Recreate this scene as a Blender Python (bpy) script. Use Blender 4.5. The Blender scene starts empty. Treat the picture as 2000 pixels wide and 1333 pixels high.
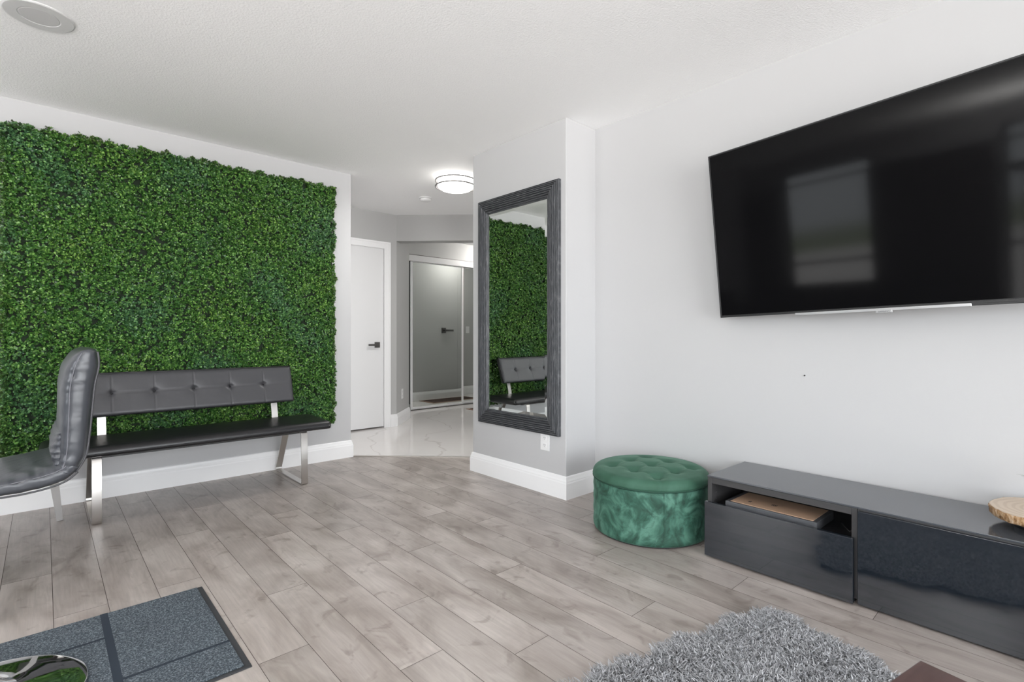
import bpy, bmesh, math, random
import numpy as np
from mathutils import Vector, Matrix

# ------------------------------------------------------------------ camera, world, light, exposure
S = bpy.context.scene
COL = S.collection
H = 2.44
cam_d = bpy.data.cameras.new('camera')
cam = bpy.data.objects.new('camera', cam_d)
COL.objects.link(cam)
cam.location = (0, 0, 1.04)
cam.rotation_euler = (math.radians(90), 0, math.radians(-42.43))
cam_d.sensor_width = 36
cam_d.lens = 36 * 1001 / 2000
cam_d.shift_y = -9.0 / 2000
cam_d.clip_start = 0.02
S.camera = cam

S.view_settings.view_transform = 'Standard'
S.view_settings.look = 'None'
S.view_settings.gamma = 1
S.view_settings.use_curve_mapping = False
S.view_settings.exposure = 0.02
S.cycles.use_denoising = True
S.cycles.diffuse_bounces = 7
S.cycles.glossy_bounces = 4
S.cycles.max_bounces = 10
S.cycles.sample_clamp_indirect = 6

world = bpy.data.worlds.new('overcast')
S.world = world
world.use_nodes = True
wn = world.node_tree
wn.nodes.clear()
w_out = wn.nodes.new('ShaderNodeOutputWorld')
w_bg = wn.nodes.new('ShaderNodeBackground')
w_geo = wn.nodes.new('ShaderNodeTexCoord')
w_sep = wn.nodes.new('ShaderNodeSeparateXYZ')
w_ramp = wn.nodes.new('ShaderNodeValToRGB')
w_map = wn.nodes.new('ShaderNodeMapRange')
w_map.inputs['From Min'].default_value = -0.5
w_map.inputs['From Max'].default_value = 0.5
wn.links.new(w_geo.outputs['Generated'], w_sep.inputs[0])
wn.links.new(w_sep.outputs['Z'], w_map.inputs['Value'])
wn.links.new(w_map.outputs[0], w_ramp.inputs[0])
wn.links.new(w_ramp.outputs[0], w_bg.inputs['Color'])
wn.links.new(w_bg.outputs[0], w_out.inputs[0])


def w_stops(ramp, stops):
    el = ramp.color_ramp.elements
    while len(el) > 1: el.remove(el[-1])
    for i, (p, c) in enumerate(stops):
        e = el[0] if i == 0 else el.new(p)
        e.position = p
        e.color = (*c, 1)


# overcast sky, tree line, pale ground; the sky is brighter behind the camera (-Y) than to the side (-X)
w_stops(w_ramp, [(0.0, (0.72, 0.715, 0.71)), (0.445, (0.80, 0.79, 0.78)), (0.458, (0.24, 0.30, 0.18)), (0.478, (0.36, 0.40, 0.33)), (0.497, (0.62, 0.66, 0.69)), (1.0, (0.82, 0.84, 0.87))])
w_ramp2 = wn.nodes.new('ShaderNodeValToRGB')
w_stops(w_ramp2, [(0.0, (1.52, 1.50, 1.48)), (0.45, (1.52, 1.50, 1.48)), (0.50, (1.08, 1.12, 1.16)), (1.0, (1.08, 1.12, 1.16))])
wn.links.new(w_map.outputs[0], w_ramp2.inputs[0])
w_my = wn.nodes.new('ShaderNodeMapRange')
w_my.inputs['From Min'].default_value = -0.15
w_my.inputs['From Max'].default_value = -0.75
w_my.interpolation_type = 'SMOOTHSTEP'
wn.links.new(w_sep.outputs['Y'], w_my.inputs['Value'])
w_mix = wn.nodes.new('ShaderNodeMix')
w_mix.data_type = 'RGBA'
wn.links.new(w_my.outputs[0], w_mix.inputs[0])
wn.links.new(w_ramp.outputs[0], w_mix.inputs[6])
wn.links.new(w_ramp2.outputs[0], w_mix.inputs[7])
wn.links.new(w_mix.outputs[2], w_bg.inputs['Color'])
w_bg.inputs['Strength'].default_value = 9.5


def portal(loc, rot, sx, sy):
    d = bpy.data.lights.new('daylight_portal', 'AREA')
    d.shape = 'RECTANGLE'
    d.size, d.size_y = sx, sy
    d.cycles.is_portal = True
    o = bpy.data.objects.new('daylight_portal', d)
    o.location = loc
    o.rotation_euler = rot
    COL.objects.link(o)
    return o


WX = -2.6       # window wall (opposite the television)
BY = -3.3       # wall behind the camera
WINS_X = [(2.50, 3.64), (-0.25, 1.28), (-2.9, -0.45)]
WZ0, WZ1 = 0.08, 2.27
for a, b in WINS_X:
    portal((WX - 0.06, (a + b) / 2, (WZ0 + WZ1) / 2), (0, math.radians(-90), 0), WZ1 - WZ0, b - a)
portal((0.15, BY - 0.06, 1.25), (math.radians(90), 0, 0), 4.3, 2.1)  # for the added rear window

# ------------------------------------------------------------------ helpers


def tag(o, label=None, cat=None, group=None, kind=None):
    if label: o['label'] = label
    if cat: o['category'] = cat
    if group: o['group'] = group
    if kind: o['kind'] = kind
    return o


def empty(name, loc=(0, 0, 0), rz=0.0):
    o = bpy.data.objects.new(name, None)
    o.empty_display_size = 0.1
    o.location = loc
    o.rotation_euler = (0, 0, rz)
    COL.objects.link(o)
    return o


def link(name, me, mat, parent=None, smooth=False):
    if mat is not None:
        me.materials.append(mat)
    o = bpy.data.objects.new(name, me)
    COL.objects.link(o)
    if parent is not None:
        o.parent = parent
    if smooth:
        me.polygons.foreach_set('use_smooth', [True] * len(me.polygons))
    return o


def build(name, bm, mat, parent=None, smooth=False, bevel=0.0, seg=2, sub=0, angle=None):
    bmesh.ops.recalc_face_normals(bm, faces=bm.faces)
    me = bpy.data.meshes.new(name)
    bm.to_mesh(me)
    bm.free()
    o = link(name, me, mat, parent, smooth)
    if bevel:
        m = o.modifiers.new('bevel', 'BEVEL')
        m.width = bevel
        m.segments = seg
        m.limit_method = 'ANGLE'
        m.angle_limit = math.radians(35)
        if smooth is False:
            me.polygons.foreach_set('use_smooth', [True] * len(me.polygons))
            m.harden_normals = True
    if sub:
        m = o.modifiers.new('sub', 'SUBSURF')
        m.levels = m.render_levels = sub
    return o


def bx(bm, x0, x1, y0, y1, z0, z1):
    vs = [bm.verts.new(p) for p in ((x0, y0, z0), (x1, y0, z0), (x1, y1, z0), (x0, y1, z0), (x0, y0, z1), (x1, y0, z1), (x1, y1, z1), (x0, y1, z1))]
    for f in ((0, 3, 2, 1), (4, 5, 6, 7), (0, 1, 5, 4), (1, 2, 6, 5), (2, 3, 7, 6), (3, 0, 4, 7)):
        bm.faces.new([vs[i] for i in f])
    return vs


def box(name, x0, x1, y0, y1, z0, z1, mat, parent=None, bevel=0.0, seg=2):
    bm = bmesh.new()
    bx(bm, x0, x1, y0, y1, z0, z1)
    return build(name, bm, mat, parent, bevel=bevel, seg=seg)


def prism(bm, pts, z0, z1):
    lo = [bm.verts.new((p[0], p[1], z0)) for p in pts]
    hi = [bm.verts.new((p[0], p[1], z1)) for p in pts]
    n = len(pts)
    bm.faces.new(lo[::-1])
    bm.faces.new(hi)
    for i in range(n):
        bm.faces.new([lo[i], lo[(i + 1) % n], hi[(i + 1) % n], hi[i]])


def lathe(bm, prof, cx=0, cy=0, cz=0, n=48, close=True):
    rings = []
    for r, z in prof:
        if r < 1e-6:
            rings.append([bm.verts.new((cx, cy, cz + z))])
        else:
            rings.append([bm.verts.new((cx + r * math.cos(2 * math.pi * i / n), cy + r * math.sin(2 * math.pi * i / n), cz + z)) for i in range(n)])
    for a, b in zip(rings, rings[1:]):
        for i in range(n):
            j = (i + 1) % n
            if len(a) == 1 and len(b) == 1: continue
            if len(a) == 1: bm.faces.new([a[0], b[i], b[j]])
            elif len(b) == 1: bm.faces.new([a[i], a[j], b[0]])
            else: bm.faces.new([a[i], a[j], b[j], b[i]])


def tube(bm, pts, r, n=10, closed=False):
    pts = [Vector(p) for p in pts]
    m = len(pts)
    rings = []
    up = None
    for i, p in enumerate(pts):
        if closed:
            t = (pts[(i + 1) % m] - pts[i - 1]).normalized()
        else:
            t = (pts[min(i + 1, m - 1)] - pts[max(i - 1, 0)]).normalized()
        if up is None:
            up = Vector((0, 0, 1)) if abs(t.z) < 0.9 else Vector((1, 0, 0))
        s = t.cross(up).normalized()
        up = s.cross(t).normalized()
        rr = r[i] if isinstance(r, (list, tuple)) else r
        rings.append([bm.verts.new(p + s * rr * math.cos(2 * math.pi * k / n) + up * rr * math.sin(2 * math.pi * k / n)) for k in range(n)])
    rng = range(m) if closed else range(m - 1)
    for i in rng:
        a, b = rings[i], rings[(i + 1) % m]
        for k in range(n):
            bm.faces.new([a[k], a[(k + 1) % n], b[(k + 1) % n], b[k]])
    if not closed:
        bm.faces.new(rings[0][::-1])
        bm.faces.new(rings[-1])


def flatbar(bm, pts, w, t, wdir):
    """a flat bar of width w along wdir, thickness t, following pts (in a plane perpendicular to wdir), mitred"""
    wd = Vector(wdir).normalized()
    pts = [Vector(p) for p in pts]
    rings = []
    for i, p in enumerate(pts):
        a = (pts[i] - pts[i - 1]).normalized() if i > 0 else None
        b = (pts[i + 1] - pts[i]).normalized() if i < len(pts) - 1 else None
        if a is None: a = b
        if b is None: b = a
        na, nb = wd.cross(a), wd.cross(b)
        n = (na + nb).normalized()
        k = 1 / max(0.3, n.dot(na))
        o = n * (t / 2 * k)
        rings.append([bm.verts.new(p + wd * w / 2 + o), bm.verts.new(p - wd * w / 2 + o), bm.verts.new(p - wd * w / 2 - o), bm.verts.new(p + wd * w / 2 - o)])
    for a, b in zip(rings, rings[1:]):
        for k in range(4):
            bm.faces.new([a[k], a[(k + 1) % 4], b[(k + 1) % 4], b[k]])
    bm.faces.new(rings[0][::-1])
    bm.faces.new(rings[-1])


def arc(cx, cz, r, a0, a1, n):
    return [(cx + r * math.cos(math.radians(a0 + (a1 - a0) * i / n)), cz + r * math.sin(math.radians(a0 + (a1 - a0) * i / n))) for i in range(n + 1)]


def np_mesh(name, V, F, mat, parent=None, smooth=False, colors=None, fn=4):
    """V (n,3), F (m,fn)"""
    me = bpy.data.meshes.new(name)
    me.vertices.add(len(V))
    me.vertices.foreach_set('co', np.ascontiguousarray(V, dtype=np.float32).ravel())
    me.loops.add(F.size)
    me.loops.foreach_set('vertex_index', np.ascontiguousarray(F, dtype=np.int32).ravel())
    me.polygons.add(len(F))
    me.polygons.foreach_set('loop_start', np.arange(0, F.size, fn, dtype=np.int32))
    if colors is not None:
        at = me.attributes.new('col', 'FLOAT_COLOR', 'POINT')
        c = np.ones((len(V), 4), np.float32)
        c[:, :3] = colors
        at.data.foreach_set('color', c.ravel())
    me.update(calc_edges=True)
    me.validate()
    return link(name, me, mat, parent, smooth)


# ------------------------------------------------------------------ materials


class NT:
    def __init__(s, name):
        s.m = bpy.data.materials.new(name)
        s.m.use_nodes = True
        s.t = s.m.node_tree
        s.b = s.t.nodes['Principled BSDF']
        s.out = s.t.nodes['Material Output']

    def n(s, typ, **kw):
        nd = s.t.nodes.new(typ)
        for k, v in kw.items():
            if k.startswith('i_'):
                key = k[2:].replace('_', ' ')
                nd.inputs[key].default_value = v
            else:
                setattr(nd, k, v)
        return nd

    def l(s, a, b):
        s.t.links.new(a, b)

    def set(s, **kw):
        for k, v in kw.items():
            k = k.replace('_', ' ')
            if k in s.b.inputs:
                if k in ('Base Color', 'Sheen Tint', 'Emission Color', 'Coat Tint') and len(v) == 3: v = (*v, 1)
                s.b.inputs[k].default_value = v

    def coord(s, scale=(1, 1, 1), out='Object', rot=(0, 0, 0)):
        tc = s.n('ShaderNodeTexCoord')
        mp = s.n('ShaderNodeMapping')
        mp.inputs['Scale'].default_value = scale
        mp.inputs['Rotation'].default_value = rot
        s.l(tc.outputs[out], mp.inputs[0])
        return mp.outputs[0]

    def noise(s, vec, scale, detail=3, rough=0.5, dist=0.0):
        nd = s.n('ShaderNodeTexNoise')
        nd.inputs['Scale'].default_value = scale
        nd.inputs['Detail'].default_value = detail
        nd.inputs['Roughness'].default_value = rough
        nd.inputs['Distortion'].default_value = dist
        if vec is not None: s.l(vec, nd.inputs['Vector'])
        return nd.outputs[0]

    def ramp(s, fac, stops):
        r = s.n('ShaderNodeValToRGB')
        el = r.color_ramp.elements
        while len(el) > 1: el.remove(el[-1])
        for i, (p, c) in enumerate(stops):
            e = el[0] if i == 0 else el.new(p)
            e.position = p
            if isinstance(c, (int, float)): c = (c, c, c)
            e.color = (*c, 1)
        s.l(fac, r.inputs[0])
        return r.outputs[0]

    def mix(s, fac, a, b, mode='MIX'):
        m = s.n('ShaderNodeMix', data_type='RGBA', blend_type=mode)
        for sock, v in ((m.inputs[0], fac), (m.inputs[6], a), (m.inputs[7], b)):
            if hasattr(v, 'is_linked'): s.l(v, sock)
            elif isinstance(v, (int, float)): sock.default_value = v
            else: sock.default_value = (*v, 1)
        return m.outputs[2]

    def bump(s, h, strength=0.2, dist=0.01, prev=None):
        b = s.n('ShaderNodeBump')
        b.inputs['Strength'].default_value = strength
        b.inputs['Distance'].default_value = dist
        s.l(h, b.inputs['Height'])
        if prev is not None: s.l(prev, b.inputs['Normal'])
        s.l(b.outputs[0], s.b.inputs['Normal'])
        return b.outputs[0]


def plain(name, col, rough=0.5, metal=0.0, **kw):
    t = NT(name)
    t.set(Base_Color=col, Roughness=rough, Metallic=metal, **kw)
    return t.m


def g(v): return (v, v, v)


def m_wall(name, c):
    t = NT(name)
    t.set(Base_Color=c, Roughness=0.62)
    co = t.coord()
    t.bump(t.noise(co, 220, 2), 0.06, 0.002)
    return t.m


M = {}
M['wall'] = m_wall('painted_wall', (0.512, 0.512, 0.519))
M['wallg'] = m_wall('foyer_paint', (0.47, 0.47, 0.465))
t = NT('stippled_ceiling')
t.set(Base_Color=(0.93, 0.93, 0.93), Roughness=0.9)
co = t.coord()
t.bump(t.ramp(t.noise(co, 105, 4, 0.6), [(0.36, 0), (0.66, 1)]), 0.30, 0.004)
M['ceiling'] = t.m
M['trim'] = plain('white_trim', (0.90, 0.90, 0.905), 0.35)
M['door'] = plain('white_door_paint', (0.78, 0.78, 0.785), 0.4)
M['plastic_white'] = plain('white_plastic', (0.80, 0.80, 0.80), 0.35)
M['dark_slot'] = plain('dark_slot', (0.02, 0.02, 0.02), 0.6)

# laminate floor
t = NT('grey_oak_laminate')
at = t.n('ShaderNodeAttribute', attribute_name='rnd')
tc = t.n('ShaderNodeTexCoord')
ad = t.n('ShaderNodeVectorMath', operation='MULTIPLY_ADD')
t.l(at.outputs['Color'], ad.inputs[0])
ad.inputs[1].default_value = (37, 53, 0)
t.l(tc.outputs['Object'], ad.inputs[2])


def scaled(v, sc):
    mp = t.n('ShaderNodeMapping')
    mp.inputs['Scale'].default_value = sc
    t.l(v, mp.inputs[0])
    return mp.outputs[0]


v0 = ad.outputs[0]
cloud = t.noise(scaled(v0, (1.0, 0.38, 1)), 6.5, 4, 0.55, 0.8)
grain = t.noise(scaled(v0, (1.0, 0.06, 1)), 95, 4, 0.6, 0.6)
smud = t.noise(scaled(v0, (1.0, 0.75, 1)), 9, 3, 0.6, 1.2)
base = t.ramp(cloud, [(0.30, (0.270, 0.232, 0.210)), (0.47, (0.375, 0.332, 0.306)), (0.68, (0.480, 0.436, 0.408))])
base = t.mix(0.30, base, t.ramp(grain, [(0.35, g(0.55)), (0.65, g(1.0))]), 'MULTIPLY')
base = t.mix(0.55, base, t.ramp(smud, [(0.30, (0.52, 0.48, 0.46)), (0.42, (1, 1, 1))]), 'MULTIPLY')
sepc = t.n('ShaderNodeSeparateColor')
t.l(at.outputs['Color'], sepc.inputs[0])
tint = t.ramp(sepc.outputs[2], [(0.0, g(0.90)), (1.0, g(1.08))])
base = t.mix(1.0, base, tint, 'MULTIPLY')
t.l(base, t.b.inputs['Base Color'])
t.l(t.ramp(cloud, [(0.3, g(0.30)), (0.7, g(0.38))]), t.b.inputs['Roughness'])
t.bump(grain, 0.05, 0.001)
M['laminate'] = t.m
M['gap'] = plain('plank_gap', (0.07, 0.055, 0.05), 0.8)

t = NT('polished_marble_tile')
co = t.coord()
vein = t.n('ShaderNodeTexWave')
vein.inputs['Scale'].default_value = 0.55
vein.inputs['Distortion'].default_value = 9
vein.inputs['Detail'].default_value = 4
vein.inputs['Detail Scale'].default_value = 1.3
t.l(t.coord(rot=(0, 0, 0.6)), vein.inputs['Vector'])
vc = t.ramp(vein.outputs['Fac'], [(0.0, (0.62, 0.58, 0.56)), (0.003, (0.78, 0.745, 0.73)), (0.010, (0.80, 0.775, 0.76))])
t.l(t.mix(0.3, vc, t.ramp(t.noise(co, 2.5, 3), [(0.3, (0.74, 0.70, 0.68)), (0.7, (0.82, 0.80, 0.79))])), t.b.inputs['Base Color'])
t.set(Roughness=0.08, Specular_IOR_Level=0.6)
M['tile'] = t.m

# brushed steel, chrome
t = NT('brushed_steel')
t.set(Base_Color=(0.62, 0.60, 0.58), Metallic=1.0, Roughness=0.30)
t.bump(t.noise(t.coord((3, 3, 60)), 40, 2), 0.05, 0.001)
M['steel'] = t.m
M['chrome'] = plain('chrome', (0.88, 0.88, 0.88), 0.04, 1.0)
M['nickel'] = plain('satin_nickel', (0.20, 0.195, 0.19), 0.45, 0.3)
M['handle'] = plain('dark_nickel', (0.20, 0.195, 0.19), 0.35, 1.0)


def leather(name, col, rough=0.38, wr=0.35, bs=14):
    t = NT(name)
    t.set(Base_Color=col, Roughness=rough, Specular_IOR_Level=0.55)
    co = t.coord()
    b1 = t.bump(t.noise(co, 420, 2), 0.08, 0.0008)
    t.bump(t.noise(co, bs, 2, 0.5, 1.2), wr, 0.012, b1)
    return t.m


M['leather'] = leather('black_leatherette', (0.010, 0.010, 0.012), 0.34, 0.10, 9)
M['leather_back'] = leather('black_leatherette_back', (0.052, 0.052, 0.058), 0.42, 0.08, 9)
M['leather_chair'] = leather('charcoal_leatherette', (0.055, 0.059, 0.069), 0.32, 0.16, 11)
M['thread'] = plain('grey_thread', (0.16, 0.16, 0.18), 0.6)
M['button'] = plain('tuft_button', (0.012, 0.012, 0.014), 0.5)
M['blackpl'] = plain('black_plastic', (0.015, 0.015, 0.016), 0.4)

t = NT('boxwood_leaf')
at = t.n('ShaderNodeAttribute', attribute_name='col')
t.l(at.outputs['Color'], t.b.inputs['Base Color'])
t.set(Roughness=0.36, Specular_IOR_Level=0.6)
M['leaf'] = t.m
M['leafback'] = plain('hedge_mesh_backing', (0.008, 0.020, 0.006), 0.8)

t = NT('green_velvet')
co = t.coord((1, 1, 0.9))
n1 = t.noise(co, 7, 4, 0.55, 2.2)
n2 = t.noise(co, 22, 3, 0.6, 1.8)
c1 = t.ramp(n1, [(0.32, (0.006, 0.036, 0.022)), (0.45, (0.020, 0.082, 0.055)), (0.64, (0.072, 0.185, 0.137))])
c1 = t.mix(0.55, c1, t.ramp(n2, [(0.30, (0.25, 0.32, 0.30)), (0.42, (1, 1, 1))]), 'MULTIPLY')
t.l(c1, t.b.inputs['Base Color'])
t.set(Roughness=0.72, Sheen_Weight=0.22, Sheen_Roughness=0.35, Sheen_Tint=(0.45, 0.85, 0.66))
t.bump(n2, 0.10, 0.004)
M['velvet'] = t.m
t = NT('green_velvet_lid')
co = t.coord()
n1 = t.noise(co, 9, 3, 0.5, 1.0)
t.l(t.ramp(n1, [(0.30, (0.020, 0.076, 0.046)), (0.65, (0.038, 0.112, 0.074))]), t.b.inputs['Base Color'])
t.set(Roughness=0.72, Sheen_Weight=0.2, Sheen_Roughness=0.35, Sheen_Tint=(0.45, 0.8, 0.6))
M['velvet_lid'] = t.m
M['velvet_dark'] = plain('green_velvet_piping', (0.012, 0.052, 0.033), 0.8)

M['gloss_black'] = plain('high_gloss_black', (0.012, 0.016, 0.022), 0.05, 0.0, Specular_IOR_Level=1.0, Coat_Weight=0.2, Coat_IOR=1.6, Coat_Roughness=0.03)
M['black_board'] = plain('black_ash_board', (0.045, 0.044, 0.045), 0.45)
M['cab_glass'] = plain('dark_glass_top', (0.062, 0.068, 0.078), 0.12, 0.0, Specular_IOR_Level=1.0)
M['screen'] = plain('tv_screen', (0.004, 0.004, 0.0045), 0.07, 0.0, Specular_IOR_Level=0.11)
M['silver'] = plain('silver_trim', (0.62, 0.62, 0.63), 0.3, 1.0)
M['tan'] = plain('tan_panel', (0.52, 0.35, 0.24), 0.45)
M['greybox'] = plain('grey_case', (0.075, 0.078, 0.085), 0.35)

t = NT('speckled_carpet')
co = t.coord()
n = t.noise(co, 190, 3, 0.85)
n2 = t.noise(co, 8, 3, 0.5)
c = t.ramp(n, [(0.38, (0.016, 0.024, 0.033)), (0.50, (0.050, 0.066, 0.082)), (0.66, (0.22, 0.26, 0.29))])
c = t.mix(0.22, c, t.ramp(n2, [(0.4, (1, 1, 1)), (0.65, (0.75, 0.66, 0.68))]), 'MULTIPLY')
t.l(c, t.b.inputs['Base Color'])
t.set(Roughness=0.95)
t.bump(n, 0.8, 0.004)
M['carpet'] = t.m
M['carpet_dark'] = plain('dark_carpet_line', (0.012, 0.020, 0.032), 0.95)
M['rubber'] = plain('black_rubber', (0.028, 0.030, 0.034), 0.7)
t = NT('shag_yarn')
at = t.n('ShaderNodeAttribute', attribute_name='col')
t.l(at.outputs['Color'], t.b.inputs['Base Color'])
t.set(Roughness=0.75, Sheen_Weight=0.3)
M['yarn'] = t.m
M['rugback'] = plain('rug_backing', (0.08, 0.08, 0.085), 0.95)

t = NT('distressed_charcoal_wood')
w1 = t.noise(t.coord((1, 4, 60)), 4, 3, 0.6, 0.3)
t.l(t.ramp(w1, [(0.36, (0.040, 0.042, 0.047)), (0.56, (0.062, 0.065, 0.072)), (0.72, (0.150, 0.152, 0.160))]), t.b.inputs['Base Color'])
t.set(Roughness=0.5)
M['frame_h'] = t.m
t = NT('distressed_charcoal_wood_upright')
w1 = t.noise(t.coord((1, 60, 4)), 4, 3, 0.6, 0.3)
t.l(t.ramp(w1, [(0.36, (0.040, 0.042, 0.047)), (0.56, (0.062, 0.065, 0.072)), (0.72, (0.150, 0.152, 0.160))]), t.b.inputs['Base Color'])
t.set(Roughness=0.5)
M['frame_v'] = t.m
M['mirror'] = plain('mirror_glass', (0.80, 0.83, 0.81), 0.0, 1.0)
M['fill_glow'] = plain('added_fill_glow', (0.9, 0.9, 0.88), 0.4, 0, Emission_Color=(1.0, 0.97, 0.92), Emission_Strength=34.0)  # glow of the added lamp deep in the foyer
M['lampglass'] = plain('lit_opal_glass', (0.9, 0.9, 0.88), 0.4, 0, Emission_Color=(1.0, 0.97, 0.92), Emission_Strength=4.5)

t = NT('slice_wood')
co = t.coord()
rg = t.n('ShaderNodeTexWave', wave_type='RINGS', rings_direction='Z')
rg.inputs['Scale'].default_value = 14
rg.inputs['Distortion'].default_value = 2.0
t.l(co, rg.inputs['Vector'])
t.l(t.mix(0.35, (0.56, 0.46, 0.36), t.ramp(rg.outputs['Fac'], [(0.2, (0.42, 0.32, 0.24)), (0.7, (0.62, 0.52, 0.42))])), t.b.inputs['Base Color'])
t.set(Roughness=0.5)
M['slice'] = t.m
t = NT('slice_bark')
n = t.noise(t.coord((1, 1, 0.4)), 90, 3, 0.7)
t.l(t.ramp(n, [(0.35, (0.16, 0.08, 0.035)), (0.5, (0.42, 0.25, 0.12)), (0.66, (0.66, 0.52, 0.38))]), t.b.inputs['Base Color'])
t.set(Roughness=0.8)
t.bump(n, 0.6, 0.005)
M['bark'] = t.m
t = NT('dark_walnut_board')
n = t.noise(t.coord((1, 8, 1), rot=(0, 0, 0.24)), 6, 3)
t.l(t.ramp(n, [(0.3, (0.052, 0.028, 0.026)), (0.7, (0.085, 0.050, 0.046))]), t.b.inputs['Base Color'])
t.set(Roughness=0.32)
M['walnut'] = t.m
M['curtain'] = plain('dark_curtain_cloth', (0.085, 0.075, 0.072), 0.9)
M['leafgrass'] = plain('dry_blade', (0.16, 0.17, 0.14), 0.6)
M['brownmat'] = plain('brown_mat', (0.050, 0.028, 0.022), 0.95)
M['tanmat'] = plain('tan_mat_border', (0.28, 0.19, 0.14), 0.9)
t = NT('window_glass')
fr = t.n('ShaderNodeFresnel')
tr = t.n('ShaderNodeBsdfTransparent')
gl = t.n('ShaderNodeBsdfGlossy')
gl.inputs['Roughness'].default_value = 0.0
mx = t.n('ShaderNodeMixShader')
t.l(fr.outputs[0], mx.inputs[0])
t.l(tr.outputs[0], mx.inputs[1])
t.l(gl.outputs[0], mx.inputs[2])
t.l(mx.outputs[0], t.out.inputs[0])
M['glass'] = t.m

# ------------------------------------------------------------------ the setting


def struct(o):
    o['kind'] = 'structure'
    return o


GY = 4.21      # hedge wall plane
GX = 1.96      # its free end
TX = 2.755     # television wall plane
CX = 2.46      # pillar face
CY0, CY1 = 2.18, 3.14
DY = 5.27      # closet door wall in the foyer

# laminate planks, one mesh
PW, PL = 0.1585, 1.405
joints = {-1: 3.02, 0: 2.53, 1: 3.75, 2: 2.54, 3: 1.74, 4: 2.18, 5: 1.41, 6: 1.74, 7: 1.23, 8: 2.16, 9: 1.70, 10: 1.105, 11: 2.245, 12: 1.52, 13: 2.35, 14: 1.9, 15: 1.25}
rnd = random.Random(5)
V, F, RC = [], [], []
gp = 0.0009
for k in range(-17, 20):
    xa, xb = 0.027 + PW * k, 0.027 + PW * (k + 1)
    y_lo, y_hi = BY, GY
    if xa > TX - 0.02: y_lo = CY1
    j0 = joints.get(k, rnd.uniform(0, PL))
    ys = [y_lo]
    y = j0 - PL * 12
    while y < y_hi:
        if y > y_lo + 0.01: ys.append(y)
        y += PL
    ys.append(y_hi)
    for a, b in zip(ys, ys[1:]):
        i = len(V)
        V += [(max(xa + gp, -2.6), a + gp, 0), (xb - gp, a + gp, 0), (xb - gp, b - gp, 0), (max(xa + gp, -2.6), b - gp, 0)]
        F.append((i, i + 1, i + 2, i + 3))
        c = (rnd.random(), rnd.random(), rnd.random())
        RC += [c] * 4
i = len(V)
V += [(-2.6, BY, -0.002), (3.15, BY, -0.002), (3.15, GY, -0.002), (-2.6, GY, -0.002), (-2.6, BY, -0.1), (3.15, BY, -0.1), (3.15, GY, -0.1), (-2.6, GY, -0.1)]
RC += [(0, 0, 0)] * 8
nf = len(F)
F += [(i, i + 1, i + 2, i + 3), (i + 4, i + 7, i + 6, i + 5), (i, i + 4, i + 5, i + 1), (i + 1, i + 5, i + 6, i + 2), (i + 2, i + 6, i + 7, i + 3), (i + 3, i + 7, i + 4, i)]
me = bpy.data.meshes.new('floor')
me.from_pydata(V, [], F)
at = me.attributes.new('rnd', 'FLOAT_COLOR', 'POINT')
at.data.foreach_set('color', np.array([(*c, 1) for c in RC], dtype=np.float32).ravel())
fl = link('floor', me, M['laminate'])
me.materials.append(M['gap'])
for q in range(nf, len(F)): me.polygons[q].material_index = 1
struct(fl)

# foyer tile beyond the diagonal threshold
bm = bmesh.new()
prism(bm, [(1.985, 4.222), (3.067, 3.14), (6.6, 3.14), (6.6, 6.9), (1.985, 6.9)], -0.1, 0.003)
struct(build('floor_foyer', bm, M['tile']))
bm = bmesh.new()
d = Vector((1, -1, 0)).normalized()
nrm = Vector((1, 1, 0)).normalized()
a, b = Vector((1.985, 4.215, 0)), Vector((3.06, 3.14, 0))
prism(bm, [tuple((a - nrm * 0.016).xy), tuple((b - nrm * 0.016).xy), tuple((b + nrm * 0.008).xy), tuple((a + nrm * 0.008).xy)], 0.0, 0.006)
struct(build('trim_1', bm, plain('aluminium_strip', (0.50, 0.46, 0.43), 0.35, 0.6), bevel=0.002))

# ceiling
struct(box('ceiling', -2.8, 6.7, BY - 0.2, 7.2, H, H + 0.12, M['ceiling']))

# walls
struct(box('wall_hedge', -2.8, GX, GY, GY + 0.12, 0, H, M['wall']))
struct(box('wall_hedge_return', GX - 0.12, GX, GY + 0.12, DY, 0, H, M['wall']))
struct(box('wall_television', TX, TX + 0.12, BY - 0.2, CY0, 0, H, M['wall']))
bm = bmesh.new()
bx(bm, CX, TX + 0.12, CY0, CY1, 0, H)
bx(bm, TX + 0.12, 6.6, CY1 - 0.12, CY1, 0, H)
struct(build('wall_pillar', bm, M['wall'], bevel=0.004))

# window wall, with three openings
bm = bmesh.new()
ys = [-3.5] + [v for w in reversed(WINS_X) for v in w] + [GY]
ys = sorted(ys)
for i in range(0, len(ys), 2):
    bx(bm, WX - 0.15, WX, ys[i], ys[i + 1], 0, H)
for a, b in WINS_X:
    bx(bm, WX - 0.15, WX, a, b, 0, WZ0)
    bx(bm, WX - 0.15, WX, a, b, WZ1, H)
struct(build('wall_window', bm, M['wall']))
bm = bmesh.new()
bx(bm, -2.6, -2.0, BY - 0.12, BY, 0, H)
bx(bm, 2.3, TX, BY - 0.12, BY, 0, H)
bx(bm, -2.0, 2.3, BY - 0.12, BY, 0, 0.2)
bx(bm, -2.0, 2.3, BY - 0.12, BY, 2.3, H)
struct(build('wall_rear', bm, M['wall']))
M['winframe'] = plain('window_frame_dark', (0.06, 0.06, 0.065), 0.4)


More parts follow.
